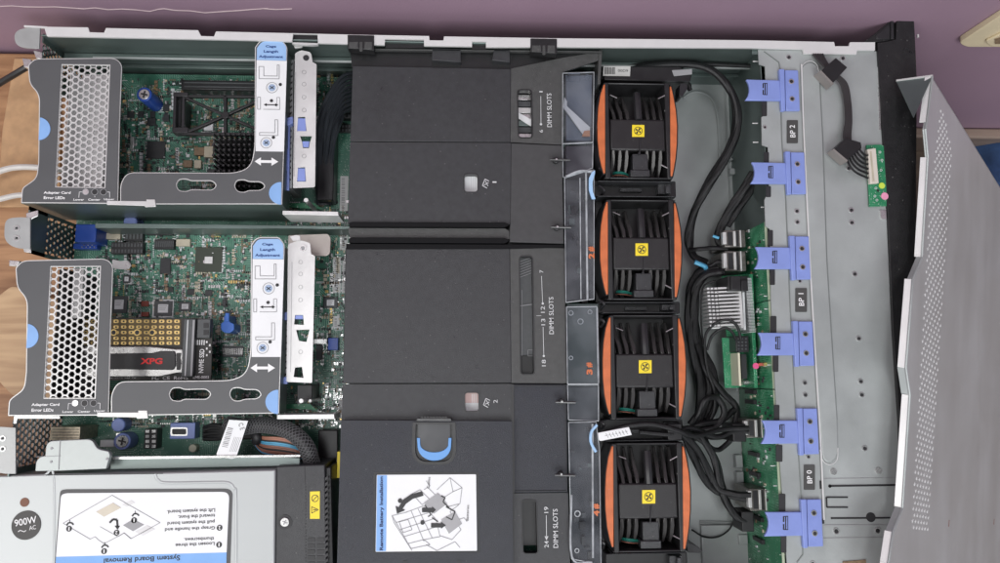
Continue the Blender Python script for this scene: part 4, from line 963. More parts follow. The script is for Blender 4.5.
# black bundle going down from the wall corner
b = MB()
for i in range(9):
    k = i * 1.0
    b.tube([(358, 72 + k * 4.2, .04 - k * .001), (343, 76 + k * 4.6, .046 - k * .001), (330 + k * 1.5, 92 + k * 3.4, .047 - k * .001), (320 + k * 2.3, 115 + k * 1.6, .042 + (i % 2) * .003), (317 + k * 2.1, 145, .034 + (i % 3) * .002), (317 + k * 1.7, 180, .028), (318 + k * 1.6, 205, .02)], .0017, 7, 7)
o = b.build('ribbon_cable_bundle', mat('slate black cable', (.028, .032, .038), .3)); tag(o, 'broad bundle of black cables curving down beside the upper air baffle', 'cable bundle')
for e_, xs, ys in ((c1, 304, (72, 84, 97, 110, 156)), (c2, 300.5, (262, 274, 287, 300, 352))):
    b = MB()
    for y_ in ys: b.ring(xs, y_, 2.2, .5, .0783, .0779)
    b.line([(xs - 8.5, ys[0]), (xs - 10, ys[-1] + 20)], .6, .0783, .0003)
    b.build('stamped_mark', mat('stamped steel', (.40, .40, .40), .4, .4), e_)
# ================================================================== air baffle
ab = thing('air_baffle', 'matte black air baffle with DIMM SLOTS windows between risers and fans', 'air baffle')
zb_ = .078
win1 = rnd([(518, 90), (531, 90), (532, 137), (519, 137)], 3)
win2 = rnd([(520, 256.5), (532, 256.5), (534, 374), (521, 374)], 3)
win3 = rnd([(522.5, 501), (536, 501), (537.5, 553.5), (523.5, 553.5)], 3)
port1 = rnd([(464.5, 174), (477.5, 174), (477.5, 191.5), (464.5, 191.5)], 3)
port2 = rnd([(465, 393), (478.5, 393), (478.5, 411.5), (465, 411.5)], 3)
MB().prism([(352.5, 65.5), (511, 68.5), (510.5, 142), (350.2, 141.3)], zb_, zb_ - .002).build('upper_panel', M['baffle'], ab, bev=.0006)
o = MB().prism([(511, 68.5), (563, 57.5), (598, 52), (599, 60), (562.5, 72), (562, 144.6), (510.5, 142)], zb_ - .0004, zb_ - .0024, [win1]).build('sloping_panel', M['baffle2'], ab, bev=.0004)  # lighter plastic paints in the light that the tilted window strip catches
MB().prism([(350.2, 142), (511, 142.8), (510, 224), (348, 223.4)], zb_ + .0006, zb_ - .0014, [port1]).build('upper_panel', M['baffle'], ab, bev=.0006)
MB().prism([(511, 142.8), (562.3, 145.2), (564, 243.8), (509.5, 242), (510, 224)], zb_ + .0004, zb_ - .0016).build('side_panel', M['baffle2'] if 0 else mat('mid grey black plastic', (.05, .05, .052), .48, 0, .1, 200, .5, 2600), ab, bev=.0006)
MB().prism([(348, 228), (505, 228.5), (509, 231), (509.5, 239), (350, 238.5)], zb_ - .001, zb_ - .003).build('groove_floor', M['baffle2'], ab)
mb = MB()
for y0, y1 in ((221.8, 226.4), (237.2, 242.6)):
    mb.prism(rnd([(349, y0 + 1), (352, y0), (505, y0 + .6), (509.5, (y0 + y1) / 2 + .4), (505, y1 + .6), (349, y1)], .5), zb_ + .003, zb_ - .012)
mb.prism([(346, 243.6), (509, 244.3), (564, 244.6), (564, 247.4), (509, 248.8), (346, 249.2)], zb_ + .0012, zb_ - .012)  # this strip is the shadow line below the ribs, painted black
mb.build('rib_and_shadow_line', M['deep'], ab, bev=.0003)
# slab bodies underneath so that nothing is paper thin
MB().wbox(P(352, 142, .076).x, P(352, 420, .076).y, .020, P(562, 142, .076).x, P(450, 64, .0755).y, .0610).build('baffle_body', M['black'], ab)
# middle panels (slots 7 to 18)
MB().prism([(345.5, 247.5), (510, 247.8), (511.5, 383.0), (343, 383.4)], zb_, zb_ - .002).build('middle_panel', M['baffle'], ab, bev=.0006)
MB().prism([(510, 247.8), (564.2, 248.2), (566.5, 383.4), (511.5, 383.0)], zb_ - .0003, zb_ - .0023, [win2]).build('middle_side_panel', M['baffle2'], ab, bev=.0004)  # lighter copy of the baffle plastic, sheen of the tilt put into colour
MB().prism([(343, 384.4), (512, 384.0), (512.5, 430), (341, 430)], zb_ - .0002, zb_ - .0022, [port2]).build('lower_panel', M['baffle'], ab, bev=.0006)
MB().prism([(511.5, 384.2), (567, 384.4), (568, 492.5), (511.5, 493)], zb_ - .0006, zb_ - .0026).build('recessed_panel', M['tray'], ab, bev=.0005)
o = MB(); o.line([(513.5, 386), (565, 386), (567, 491), (514.5, 491.5), (513.5, 386)], .9, zb_ + .0001, .0006); o.build('raised_border', M['baffle'], ab, bev=.0002)
MB().prism([(511.5, 493.5), (568.3, 493), (571, 600), (511, 600)], zb_ - .0004, zb_ - .0024, [win3]).build('lower_side_panel', M['baffle'], ab, bev=.0005)
MB().prism([(511.5, 384.4), (514, 384.4), (514.5, 600), (511.5, 600)], zb_ + .0004, zb_ - .002).build('panel_seam', M['black'], ab)
# contents below windows
def dimms(x0, y0, x1, y1, ms, nm='memory_module'):
    n = len(ms)
    for i, m in enumerate(ms):
        yy = y0 + (y1 - y0) * i / n
        MB().box(x0, yy, x1, yy + (y1 - y0) / n * .82, .069, .062).build(nm, m, sb, bev=.0002)
dimms(516, 88, 536, 140, (M['black'], M['silver'], M['chip2'], M['bright'], M['silver'], M['inner'], M['chip2'], M['silver']))
dimms(518, 255, 538, 377, (M['chip2'],) * 1)
b = MB()
for k in range(7): b.line([(519, 262 + k * 2.6), (535, 256 + k * 2.6)], .4, .0705, .0003)
b.line([(519, 306), (535, 304)], .8, .0705, .0003); b.line([(528, 350), (534, 350), (534, 356), (528, 356), (528, 350)], .4, .0705, .0003); b.line([(522, 356), (522, 290)], .4, .0705, .0003)
b.build('module_print', M['grey'], sb)
dimms(520, 499, 541, 556, (M['black'],))
b = MB(); b.prism([(518, 112), (534, 121), (534, 128), (518, 118)], .0705, .0695); b.build('pale_lever', M['label'], sb)
for x0, y0 in ((463, 172), (464, 391)):
    o = MB().box(x0, y0, x0 + 17, y0 + 22, .071, .065).build('heat_sink_label', M['label'] if y0 < 300 else mat('pinkish label', (.55, .38, .36), .5), sb)
    b = MB()
    for k in range(3): b.box(x0 + 8 + k * 2, y0 + 3, x0 + 8.7 + k * 2, y0 + 17, .0712, .071)
    if y0 > 300: b.box(x0 + 1, y0 + 12, x0 + 15, y0 + 20, .0713, .071)
    b.build('print_lines', M['lgrey'], o)
# recessed edges of the openings
for w in (win1, win2, win3, port1, port2):
    MB().prism(inset(w, -1.1), zb_ + .0009 if w is port1 else zb_ + .0002, .0715, [w]).build('window_frame', M['black'], ab)
# printed lettering
t = MB(); zz = zb_ + .0004
t.text('DIMM SLOTS', 549.3, 110, 35, 4.6, zz, 90, bold=.005); t.text('1', 541, 91.5, 1.2, 3.2, zz, 90); t.text('6', 541.2, 131, 2.8, 3.4, zz, 90); t.line([(540.8, 96), (541, 124)], .5, zz, .0002); t.cyl(541, 124, 1.2, zz, zz - .0002)
t.text('DIMM SLOTS', 551.3, 315.5, 37, 4.6, zz, 90, bold=.005); t.text('7', 541.5, 271.5, 2.8, 3.6, zz, 90); t.text('12', 542.8, 309.5, 6.5, 4, zz, 90); t.text('13', 543.2, 322.0, 6.5, 4, zz, 90); t.text('18', 543.8, 363, 6.5, 4, zz, 90)
t.line([(541.5, 276), (542.6, 303)], .5, zz, .0002); t.cyl(542.8, 303.5, 1.1, zz, zz - .0002); t.line([(536.5, 315.7), (541.2, 315.6)], .4, zz, .0002); t.line([(543.1, 327), (543.8, 355)], .5, zz, .0002); t.cyl(543.8, 356, 1.1, zz, zz - .0002)
t.text('DIMM SLOTS', 555.5, 528.5, 37.5, 4.8, zz, 90, bold=.008); t.text('24', 546.5, 544.5, 6.5, 4.2, zz, 90, bold=.005); t.text('19', 546.2, 510, 6, 4.2, zz, 90, bold=.005); t.line([(546.3, 515.5), (546.5, 538)], .6, zz, .0002); t.prism([(546.5, 540.5), (544.6, 536.5), (548.4, 536.5)], zz, zz - .0002)
for x, y, n_ in ((486, 183, '1'), (487, 402.5, '2')):
    zc = zb_ + .0009
    t.line([(x - 3.5, y + 2.5), (x - 1, y - 4), (x + 3, y - 2)], .7, zc, .0002); t.line([(x - 3.5, y + 2.5), (x + 1, y + 5)], .7, zc, .0002); t.line([(x - .5, y - 2), (x + 2, y + 3)], .6, zc, .0002); t.line([(x - 2, y + 2), (x + 2.5, y - .5)], .6, zc, .0002)
    t.text(n_, x + 8.5, y - 1, 1.4 if n_ == '1' else 3.4, 4, zc, 90)
t.build('lettering', M['lgrey'], ab)
# upper edge skirt, tabs
MB().prism([(350, 49.5), (600, 49.5), (601, 53.5), (563, 59), (511, 70), (352, 67.5)], .0745, .0725).build('edge_skirt', M['black'], ab, bev=.0004)
MB().prism([(599, 49.5), (602.5, 49.5), (600.5, 84), (597.5, 84)], .0790, .045).build('edge_fin', M['baffle2'], ab, bev=.0004)
MB().prism([(350, 48), (602, 50.8), (602, 52), (350, 49.5)], .0815, .0775).build('edge_lip', M['baffle2'], ab, bev=.0003)
def hook(x, y):
    mb = MB()
    mb.prism([(x - 13.5, y - 5.5), (x + 13, y - 5), (x + 13, y + 5), (x + 13, y + 10), (x - 13.5, y + 8)], .0890, .0800)
    o = mb.build('hook_tab', M['black'], ab, bev=.0005)
    mb = MB(); mb.prism([(x - 12, y + 1.5), (x - 3, y + 1.5), (x - 3, y + 8.5), (x - 12, y + 8)], .0893, .0885); mb.prism([(x + 3.5, y + 1.5), (x + 11, y + 1.5), (x + 11, y + 9), (x + 3.5, y + 9)], .0893, .0885); mb.prism([(x - 1.5, y + 1.5), (x + 1.5, y + 1.5), (x + 1.5, y + 11), (x - 1.5, y + 11)], .0893, .0885)
    mb.build('hook_step', M['baffle2'], o, bev=.0003)
hook(361, 40); hook(544, 43.5)
mb = MB(); mb.prism([(432, 47.5), (461, 48.5), (461, 62), (432, 60)], .0815, .074); mb.prism([(494, 48.5), (510, 48.8), (510, 62), (492, 60)], .0815, .074); mb.build('edge_tab', M['baffle'], ab, bev=.0005)
# pegs for the clear covers
for x, y in ((556, 159.5), (557, 227), (561.5, 402), (561, 475)):
    o = MB().cyl(x, y, 3.2, zb_ + .005, zb_ - .001, 16).build('peg', M['gloss'], ab, bev=.0006)
    MB().tube([(x - 6, y, zb_ + .0055), (x + 5, y + .3, zb_ + .0060), (x + 14, y + .5, zb_ + .0060)], .0011, 8).build('peg_pin', mat('dark chrome', (.07, .07, .07), .3, .5), o); MB().cyl(x + .5, y - .4, 1.0, zb_ + .0072, zb_ + .006, 10).build('peg_glint', M['silver'], o)  # small silver dot is a painted highlight on the glossy peg
# ================================================================== remote battery tray
bt = thing('battery_tray', 'black battery tray lid with blue pull latch and Remote Battery Installation sticker', 'tray')
zt = .0835
pock = rnd([(413, 420), (455, 420), (455.5, 455, 8), (449, 464, 8), (419, 464, 8), (412.5, 455, 8)], .5)
hole = rnd([(413.5, 423), (454.5, 423), (455.5, 456, 8), (448, 464, 7), (420, 464, 7), (412.5, 456, 8)], .5)
MB().prism(rnd([(341, 420.5), (512, 421.3), (513.5, 600), (336, 600)], 1.5), zt, .055, [hole]).build('tray_lid', M['tray'], bt, bev=.0009)
o = MB().prism(inset(hole, -.5), zt - .004, zt - .006).build('latch_pocket', M['black'], bt)
MB().prism(rnd([(412.6, 422.5), (455.4, 422.5), (456.3, 456, 8), (448.5, 464.8, 7), (419.5, 464.8, 7), (411.6, 456, 8)], .5), zt + .0007, zt - .0035, [rnd([(415.8, 424.5), (452.2, 424.5), (453, 455.5, 8), (446.5, 462, 7), (421.5, 462, 7), (415, 455.5, 8)], .5)]).build('pocket_rim', M['black'], bt)
MB().prism(rnd([(418, 424), (450, 424), (450.5, 454, 9), (444, 459, 8), (424, 459, 8), (417.5, 454, 9)], 1), zt - .0016, zt - .004).build('pull_latch', mat('latch black', (.016, .017, .022), .35), bt)
u = [(416.8, 438), (420.0, 438)] + [(434.3 + 14.2 * math.cos(R(a)), 444 + 8.5 * math.sin(R(a))) for a in range(170, 5, -12)] + [(448.5, 438), (451.6, 438)] + [(434.3 + 16.8 * math.cos(R(a)), 446 + 15.0 * math.sin(R(a))) for a in range(5, 180, 12)]
MB().prism(u, zt - .0004, zt - .0014).build('blue_grip', mat('grip blue', (.12, .32, .68), .4), bt, bev=.0003)
MB().prism([(417, 418.2), (451, 418.2), (452, 421.5), (416, 421.5)], zt + .001, zt - .003).build('latch_hinge', M['gloss'], bt, bev=.0004)
mb = MB()
for k in range(9): mb.line([(421 + k * 3, 417.5), (423 + k * 3, 417.5)], 1.6, zt + .0013, .0005)
mb.build('hinge_teeth', M['baffle2'], bt)
MB().prism(rnd([(374, 472.5), (478.5, 472.5), (480, 553), (373, 553)], 1), zt + .0003, zt - .0002, [rnd([(375.4, 474), (477, 474), (478.4, 551.8), (374.6, 551.8)], .5)]).build('sticker_recess', M['black'], bt)
l = MB().prism(rnd([(376.8, 475), (476, 474.5), (477, 551), (375.6, 552)], 1), zt + .0005, zt).build('instruction_sticker', M['label'], bt)
MB().prism([(377.2, 475.5), (387, 475.4), (386, 551.4), (376, 551.6)], zt + .0007, zt + .0004).build('sticker_header', mat('sticker header blue', (.22, .42, .78), .5), l)
MB().text('Remote Battery Installation', 381.8, 513.5, 72, 4.6, zt + .0010, 91, bold=.03).build('header_lettering', mat('dark navy ink', (.01, .03, .12), .5), l)
g = MB(); zz = zt + .0009
for pts in ([(393, 476), (0, 0)][:1], [(405, 513), (392, 516), (411, 549), (430, 545), (424, 540), (440, 537), (436, 520), (424, 506), (405, 513)], [(396, 523), (432, 512)], [(400, 530), (434, 519)], [(404, 537), (437, 527)], [(408, 544), (424, 540)], [(411, 511), (424, 542)], [(418, 509), (432, 538)], [(399, 522), (408, 520), (412, 530), (403, 533), (399, 522)], [(437, 490), (450, 478), (462, 488), (460, 504), (448, 507)], [(450, 478), (453, 492), (437, 502)], [(462, 488), (453, 492)], [(412, 494), (420, 490), (430, 500), (422, 505), (412, 494)], [(430, 500), (436, 496), (428, 488)], [(426, 545), (437, 551), (455, 542), (460, 548)], [(455, 520), (450, 512), (459, 505)], [(455, 520), (448, 524), (464, 518), (467, 522)], [(424, 490), (430, 486), (426, 481)], [(440, 536), (452, 540), (461, 530), (456, 522)], [(392, 516), (394, 523), (412, 556 - 5)]):
    if len(pts) > 1: g.line(pts, .55, zz, .0002)
g.build('line_drawing', M['grey'], l)
h = MB()
for q in ([(424, 503), (438, 493), (447, 504), (434, 514)], [(441, 520), (455, 512), (462, 524), (449, 534)]): h.prism(q, zz + .0002, zz)
h.build('drawn_battery', mat('mid print grey', (.35, .35, .36), .5), l)
k = MB()
arc = [(397, 509)] + [(397 + 25 * math.sin(R(a)), 516 - 24 * math.cos(R(a)) ) for a in ()]
k.prism([(397, 514), (395.5, 506.5), (398.5, 507.5), (403, 500), (411, 494.5), (422, 491.5), (423.5, 496), (413, 499), (406, 504), (402.5, 509), (405, 510.5)], zz + .0003, zz)
k.prism([(422, 508), (432, 508), (432, 506.5), (436, 510), (432, 514), (432, 512.5), (422, 512.5)], zz + .0004, zz); k.prism([(431, 523.5), (441, 523.5), (441, 522), (446, 525.5), (441, 529), (441, 527.8), (431, 527.8)], zz + .0004, zz)
k.cyl(400, 501, 2.2, zz + .0003, zz); k.cyl(422.5, 522.8, 2.2, zz + .0003, zz)
k.line([(425, 505), (431, 515), (428, 517)], 1, zz + .0003, .0002); k.line([(441, 496), (445, 498), (443, 502), (449, 508)], 1.2, zz + .0003, .0002); k.line([(446, 507), (455, 512), (452, 520), (446, 517)], 1.1, zz + .0003, .0002); k.line([(432, 518), (438, 522)], 1, zz + .0003, .0002)
k.text('Cables', 428.5, 483, 11, 2.6, zz + .0003, 85); k.text('Batteries', 467.5, 513, 15, 2.6, zz + .0003, 88)
k.build('drawing_ink', M['ink'], l)
mb = MB(); mb.prism(rect(403, 561, 407, 566), zt + .0004, zt); mb.prism(rect(457, 560.5, 461, 566), zt + .0004, zt); mb.build('lid_notch', M['ink'], bt)
# ================================================================== clear plastic covers
def cover(label, pts, num, ny, z=.0815, wall=.008, orange=True):
    e = thing('clear_cover', label, 'clear cover', group='clear plastic covers between baffle and fans')
    MB().prism(pts, z, z - .0012).build('cover_sheet', M['clear'], e)
    ed = MB(); n = len(pts)
    for i in range(n): ed.tube([(pts[i][0], pts[i][1], z + .0003), (pts[(i + 1) % n][0], pts[(i + 1) % n][1], z + .0003)], .0004, 5, 1)
    ed.build('cover_edge', M['edge'], e)
    return e
under = MB(); 
ctop = [(562.8, 73), (594, 72), (593, 142), (562.5, 143.5)]
cA = cover('uppermost clear cover beside the first DIMM SLOTS window, pale lever beneath it', ctop, None, 0)
MB().prism([(566, 76), (566.2, 140), (591, 140), (592, 75)], .060, .055).build('under_panel', mat('pale slate plastic', (.17, .20, .25), .4), ab)
mb = MB(); mb.prism([(564.5, 97), (567, 101), (567, 106), (590, 127), (590, 135), (583, 134), (563, 107), (563.5, 104)], .067, .065); o = mb.build('pale_lever', M['label'], ab)
MB().prism([(584, 131), (590, 130), (590, 136), (582, 136)], .0680, .066).build('lever_tip', mat('faded orange', (.6, .28, .15), .5), ab)
mb = MB(); mb.prism([(568, 73), (580, 73), (580, 81), (568, 81)], .0835, .0815); mb.ring(567, 78, 3, 1, .0826, .0815); mb.ring(587, 77, 3, 1, .0826, .0815); mb.build('cover_boss', M['clear'], cA)
cB = cover('short tinted clear cover between the first pale lever and the next long cover', [(562.5, 144), (593, 142.6), (592.5, 168), (566, 177), (563, 177)], None, 0, .0800)
c2_ = cover('long clear cover beside the second fan, orange 2 under its edge', [(564.5, 178), (586, 171), (594, 170), (594, 299), (566, 302.5)], '2', 253)
c3_ = cover('clear cover beside the third fan, orange 3 under its edge', [(566.5, 307), (597, 306.5), (598.5, 384), (567.5, 384)], '3', 368, .0812)
cC = cover('small clear cover under the third cover, next to the upper metal peg pin', [(567.5, 385), (598.5, 385), (598.5, 421), (568.5, 420)], None, 0, .0800)
c4_ = cover('long clear cover beside the fourth fan, orange 4 under its edge', [(568.5, 422.5), (596, 422), (599.5, 450), (601, 566), (591, 563), (571.5, 559)], '4', 510)
mb = MB(); mb.tube([(586, 172, .0822), (587.5, 300, .0822)], .0009, 6); mb.tube([(580, 178, .0822), (581, 299, .0822)], .0005, 6); mb.tube([(566, 176.5, .0822), (580, 171, .0822), (594, 172, .0822)], .0012, 6); mb.build('cover_rib', M['edge'], c2_)
mb = MB(); mb.tube([(592.5, 424, .0822), (593, 558, .0822)], .0009, 6); mb.tube([(571.5, 495, .0822), (572, 557, .0822), (592, 562.5, .0822)], .0009, 6); mb.build('cover_rib', M['edge'], c4_)
mb = MB(); mb.tube([(597, 308, .0806), (598.5, 383, .0806)], .0009, 6); mb.build('cover_rib', M['edge'], c3_)
mb = MB()
for x, y, r in ((571, 313, 2.6), (580.5, 321.5, 3), (590, 312, 2.4), (571, 358, 2.2)): mb.ring(x, y, r, .8, .0810, .0800)
mb.build('cover_boss', M['edge'], c3_); mb = MB(); mb.ring(577.5, 514, 3.2, 1, .0825, .0815); mb.ring(577, 551, 2.4, .8, .0825, .0815); mb.build('cover_boss', M['edge'], c4_)
for e, s_, x, y in ((c2_, '2', 591.5, 253), (c3_, '3', 589.5, 369), (c4_, '4', 596.5, 510.5)):
    t = MB(); t.text(s_, x, y + 3, 5.5, 6.0, .0829, 90, bold=.05); t.text('#', x, y - 4, 5.0, 6.0, .0829, 90, bold=.05); t.build('orange_number', M['orange'], e)
# dim contents below the covers
MB().prism([(566, 180), (593, 180), (594, 300), (567, 300)], .050, .03).build('under_panel', mat('dim grey plastic', (.04, .045, .05), .4, 0, .3, 60), ab)
MB().prism([(566, 146), (592, 146), (592.5, 174), (566, 174)], .060, .03).build('under_panel', mat('dusky mauve plastic', (.07, .065, .075), .35, 0, .2, 40), ab)
MB().prism([(567, 304), (598, 304), (599, 386), (568, 386)], .066, .03).build('under_panel', M['slate'], ab)
MB().prism([(568, 387), (599, 387), (600, 421), (569, 421)], .064, .03).build('under_panel', mat('dim slate plastic', (.055, .063, .068), .3, 0, .2, 40), ab)
MB().prism([(569, 423), (600, 423), (603, 570), (572, 570)], .050, .03).build('under_panel', mat('night blue plastic', (.022, .026, .034), .3, 0, .3, 50), ab)
b = MB(); cols = [M['black'], M['chip2'], M['inner'], M['baffle2']]
for k in range(46):
    y = random.uniform(182, 560)
    if 300 < y < 425: continue
    x = random.uniform(568, 590); b.mi = random.randrange(4); b.box(x, y, x + random.uniform(1.5, 6), y + random.uniform(1.5, 9), .052 + random.random() * .004, .048)
b.build('contents_under_covers', cols, ab, kind='stuff')
MB().prism(rnd([(589, 178), (592, 172), (595, 170), (595, 173), (592.5, 182), (593, 192), (595.5, 199), (592, 199), (589, 190)], 1), .0845, .0825).build('blue_finger_mark', mat('pale blue edge', (.35, .55, .80), .4), c2_)
MB().tube([(597, 425, .084), (591.5, 432, .084), (591, 442, .084), (596, 452, .084)], .0012, 6).build('blue_finger_mark', mat('pale blue edge', (.35, .55, .80), .4), c4_)
# ================================================================== fans: one built, copied three times
F0 = P(641.5, 249.5, .081)
def fan():
    e = thing('cooling_fan', '', 'fan', (F0.x, F0.y, 0), group='hot swap fans in a column')
    def at(o):
        for q in ([o] if o not in LAST else list(LAST)):
            for v in q.data.vertices: v.co -= Vector((F0.x, F0.y, 0))
            q.parent = e
        return o
    zt = .081
    L_, R_, T, B = 607.5, 675.5, 199.5, 300
    b = MB(); b.box(L_, T, R_, T + 1.8, zt, .006); b.box(L_, B - 2, R_, B, zt, .006); b.box(L_, T, L_ + 5, B, zt + .0006, .02); b.box(R_ - 5.5, T, R_, B, zt + .0006, .02)
    at(b.build('frame', M['black'], bev=.0008))
    at(MB().box(L_ + 5, T + 2, R_ - 5, B - 2, .052, .006).build('fan_body', M['black']))
    at(MB().box(L_ + 5.2, 237, R_ - 5.7, 270, .0795, .050).build('centre_band', mat('fan black plastic', (.015, .014, .015), .34, 0, .1, 200, .4, 1800, dust=.1), bev=.0016))
    b = MB()
    up = lambda X, Y: .0785 - max(0, (238 - Y) / 30) ** 2 * .022
    dn = lambda X, Y: .0785 - max(0, (Y - 268) / 30) ** 2 * .012
    for k in range(8):
        x = 613.6 + k * 6.9; o_ = (k - 3.5) * .35
        if k not in (3, 4): 
            L1 = [(x + 2.6, 238), (x + 1.2, 231), (x - .6 + o_, 223), (x - 2.2 + o_, 216), (x - 3.4 + o_, 211)]
            b.prism(L1 + [(p[0] + 3.3 - .16 * i, p[1] - .5) for i, p in enumerate(L1)][::-1], up, -.010)
        L2 = [(x + 1.2, 268.5), (x + 1.0, 276), (x + .5, 284), (x - .2, 291), (x - 1.0, 296)]
        if k not in (3, 4): b.prism([(p[0] + 3.3 - .16 * i, p[1] + .4) for i, p in enumerate(L2)] + L2[::-1], dn, -.010)
    at(b.build('guard_vane', mat('vane plastic', (.04, .038, .038), .25), bev=.0007))
    at(MB().tube([(642, 238, .0782), (641, 224, .0775), (640, 210, .074)], .0034, 8).build('guard_spine', M['gloss']))
    at(MB().tube([(643.5, 258, .0793), (643.5, 265, .0796), (643, 274, .0796)], .0007, 6).cyl(643, 273, 1.2, .0808, .079).build('guard_spine', M['gloss']))
    at(MB().box(636, 273, 652, 292, .078, .055).build('latch_block', M['baffle'], bev=.0008))
    at(MB().box(634, 290, 654, 297.5, .0795, .055).build('latch_step', M['baffle'], bev=.0008))
    b = MB(); b.tube([(662, 216, .081), (671, 211.5, .081)], .0005, 5); b.tube([(665, 285, .081), (672, 288.5, .081)], .0005, 5); b.tube([(669, 228, .0805), (671, 234, .080)], .0005, 5); b.tube([(613, 212, .079), (620, 215, .078)], .0004, 5)
    at(b.build('guard_wire', M['silver']))
    for k_, (m_, dy) in enumerate(((M['teal'], 0), (M['teal'], 1.4), (M['red'] if 0 else M['ink'], 2.6), (M['copper'], 3.2))):
        w_ = MB().tube([(612, 292 + dy, .062), (618, 291 + dy, .070), (626, 291.5 + dy, .072), (634, 294 + dy * .7, .068)], .0005, 5, 5); at(w_.build('fan_wire', m_))
    # orange grips
    lft = [(606.6, 201.5), (603.4, 212), (601.2, 226), (600.3, 243), (600.6, 260), (602.2, 276), (604.8, 288), (606.8, 294.5), (608.2, 294), (608.0, 201.5)]
    rgt = [(675.4, 203), (677.9, 214), (680.3, 228), (681.6, 244), (681.4, 262), (680.1, 278), (678.2, 290), (676.8, 297), (675, 297), (674.2, 203)]
    for q in (lft, rgt):
        g = at(MB().prism(q, zt + .0012, .046).build('orange_grip', M['orange'], bev=.0006)); g.parent = e
    for q in (inset(lft, -1.0), inset(rgt, -1.0)): at(MB().prism(q, zt - .001, .03).build('grip_backing', M['black'], bev=.0004))
    l = at(MB().prism(rect(635.5, 243.3, 648, 255.7), .0798, .0795).build('fan_sticker', M['yellow']))
    b = MB(); b.ring(641.8, 249.5, 4.3, .55, .0800, .0797)
    for a in range(4): b.prism([(641.8 + 3.2 * math.cos(R(a * 90 + d)) * f, 249.5 + 3.2 * math.sin(R(a * 90 + d)) * f) for d, f in ((0, .2), (15, 1), (50, 1), (60, .3))], .0800, .0797)
    b.line([(638.8, 252.5), (644.8, 246.5)], .6, .0801, .0002); s_ = at(b.build('sticker_symbol', M['ink'])); s_.parent = l
    return e
f0 = fan()
lab_f = ['orange gripped fan nearest the mauve wall', 'second orange gripped fan from the mauve wall, beside the number 2', 'third orange gripped fan from the mauve wall, beside the number 3', 'orange gripped fan farthest from the mauve wall, with a white wire tag above it']
for i, (x, y) in enumerate(((638, 130.5), (641.5, 249.5), (645, 367), (648.5, 497.5))):
    q = P(x, y, .081); o = f0 if i == 1 else copy_tree(f0); o.location = (q.x, q.y, 0); o['label'] = lab_f[i]
# fan cage
fc = thing('fan_cage', 'black fan cage frame with crossbars between the four orange gripped fans', 'fan cage')
def wb(x0, y0, x1, y1, z1, z0): return MB().box(x0, y0, x1, y1, z1, z0)
for y0, y1, xa, xb in ((180.5, 197, 592, 676), (301.5, 313.5, 597, 680), (419.5, 441.5, 600, 683), (553, 600, 606, 688)):
    o = wb(xa, y0, xb, y1, .062, .006).build('crossbar', M['black'], fc, bev=.001)
    b = MB(); b.box(xa + 6, y0 + .3, xb - 1, y0 + 1.2, .079, .06); b.box(xa + 6, y1 - 1.2, xb - 1, y1 - .3, .079, .06)
    b.box(xb - 18, y0 + 3, xb - 5, y1 - 3, .071, .06); b.box(xb - 10, y0 + 5, xb - 6, y1 - 4, .077, .06); b.box(xa + 28, (y0 + y1) / 2 - 1, xa + 50, (y0 + y1) / 2 + 3, .066, .06)
    b.build('crossbar_edge', M['baffle'], fc, bev=.0005)
b = MB(); b.prism([(594, 78), (602, 76), (606, 600), (597, 600)], .046, .006); b.build('cage_side', M['black'], fc, bev=.001)
b = MB()
for y0 in (168, 186, 300, 318, 421, 540): b.tube([(599, y0, .076), (604, y0 + 4, .078), (601, y0 + 9, .07)], .0012, 6)
b.build('cage_clip', M['gloss'], fc)
b = MB(); b.prism([(604, 66), (680, 66), (692, 75), (690, 82), (604, 80)], .070, .02); b.build('cage_end', M['black'], fc, bev=.001)
o = MB().prism([(603.5, 66), (630.5, 66), (630, 76), (603, 75.5)], .0712, .0705).build('part_label', mat('grey part label', (.50, .50, .48), .5), fc); b = MB()
for k in range(12): b.line([(605 + k * .9, 67), (605 + k * .9, 74)], .4 if k % 3 else .7, .0714, .0001)
b.text('00D9', 623, 70.5, 10, 2.6, .0714, 0); b.build('barcode', M['ink'], o)
MB().prism([(672, 70), (692, 69), (692, 74), (674, 76)], .0712, .0705).build('grey_patch', M['grey'], fc)
MB().prism(rnd([(680, 83), (687, 83), (688, 88), (682, 97), (679, 96)], 2), .074, .06).build('cage_knob', M['gloss'], fc, bev=.001)
MB().prism(rnd([(686, 542), (697, 546), (703, 551), (701, 553), (688, 553)], 2), .060, .03).build('cage_knob', M['gloss'], fc, bev=.001)
# ================================================================== backplanes
def backplane(label, y0, y1, xt, group='drive backplane boards'):
    e = thing('drive_backplane', label, 'circuit board', group=group)
    Y0, Y1 = P(xt, y0, .082).y, P(xt, y1, .082).y
    MB().wbox(XB, Y1, .006, XB + .0016, Y0, .0820).build('board', M['pcb2'], e)
    MB().wbox(XB - .0003, Y1, .0820, XB + .0019, Y0, .0826).build('board_edge', mat('pale board edge', (.36, .42, .30), .5), e)
    return e
def vscatter(e, x0, y0, x1, y1, n):
    b = MB(); cols = [M['chip'], M['ceram'], M['lgrey'], M['tan'], M['silver']]
    for k in range(n):
        b.mi = random.choices(range(5), (6, 3, 4, 3, 3))[0]; x, y = random.uniform(x0, x1), random.uniform(y0, y1); w, h = random.choice(((.6, 1.2), (1, 1), (1.4, 2), (.8, 3)))
        b.vbox(x, y, x + w, y + h, XB, .0012)
    return b.build('small_components', cols, e, kind='stuff')
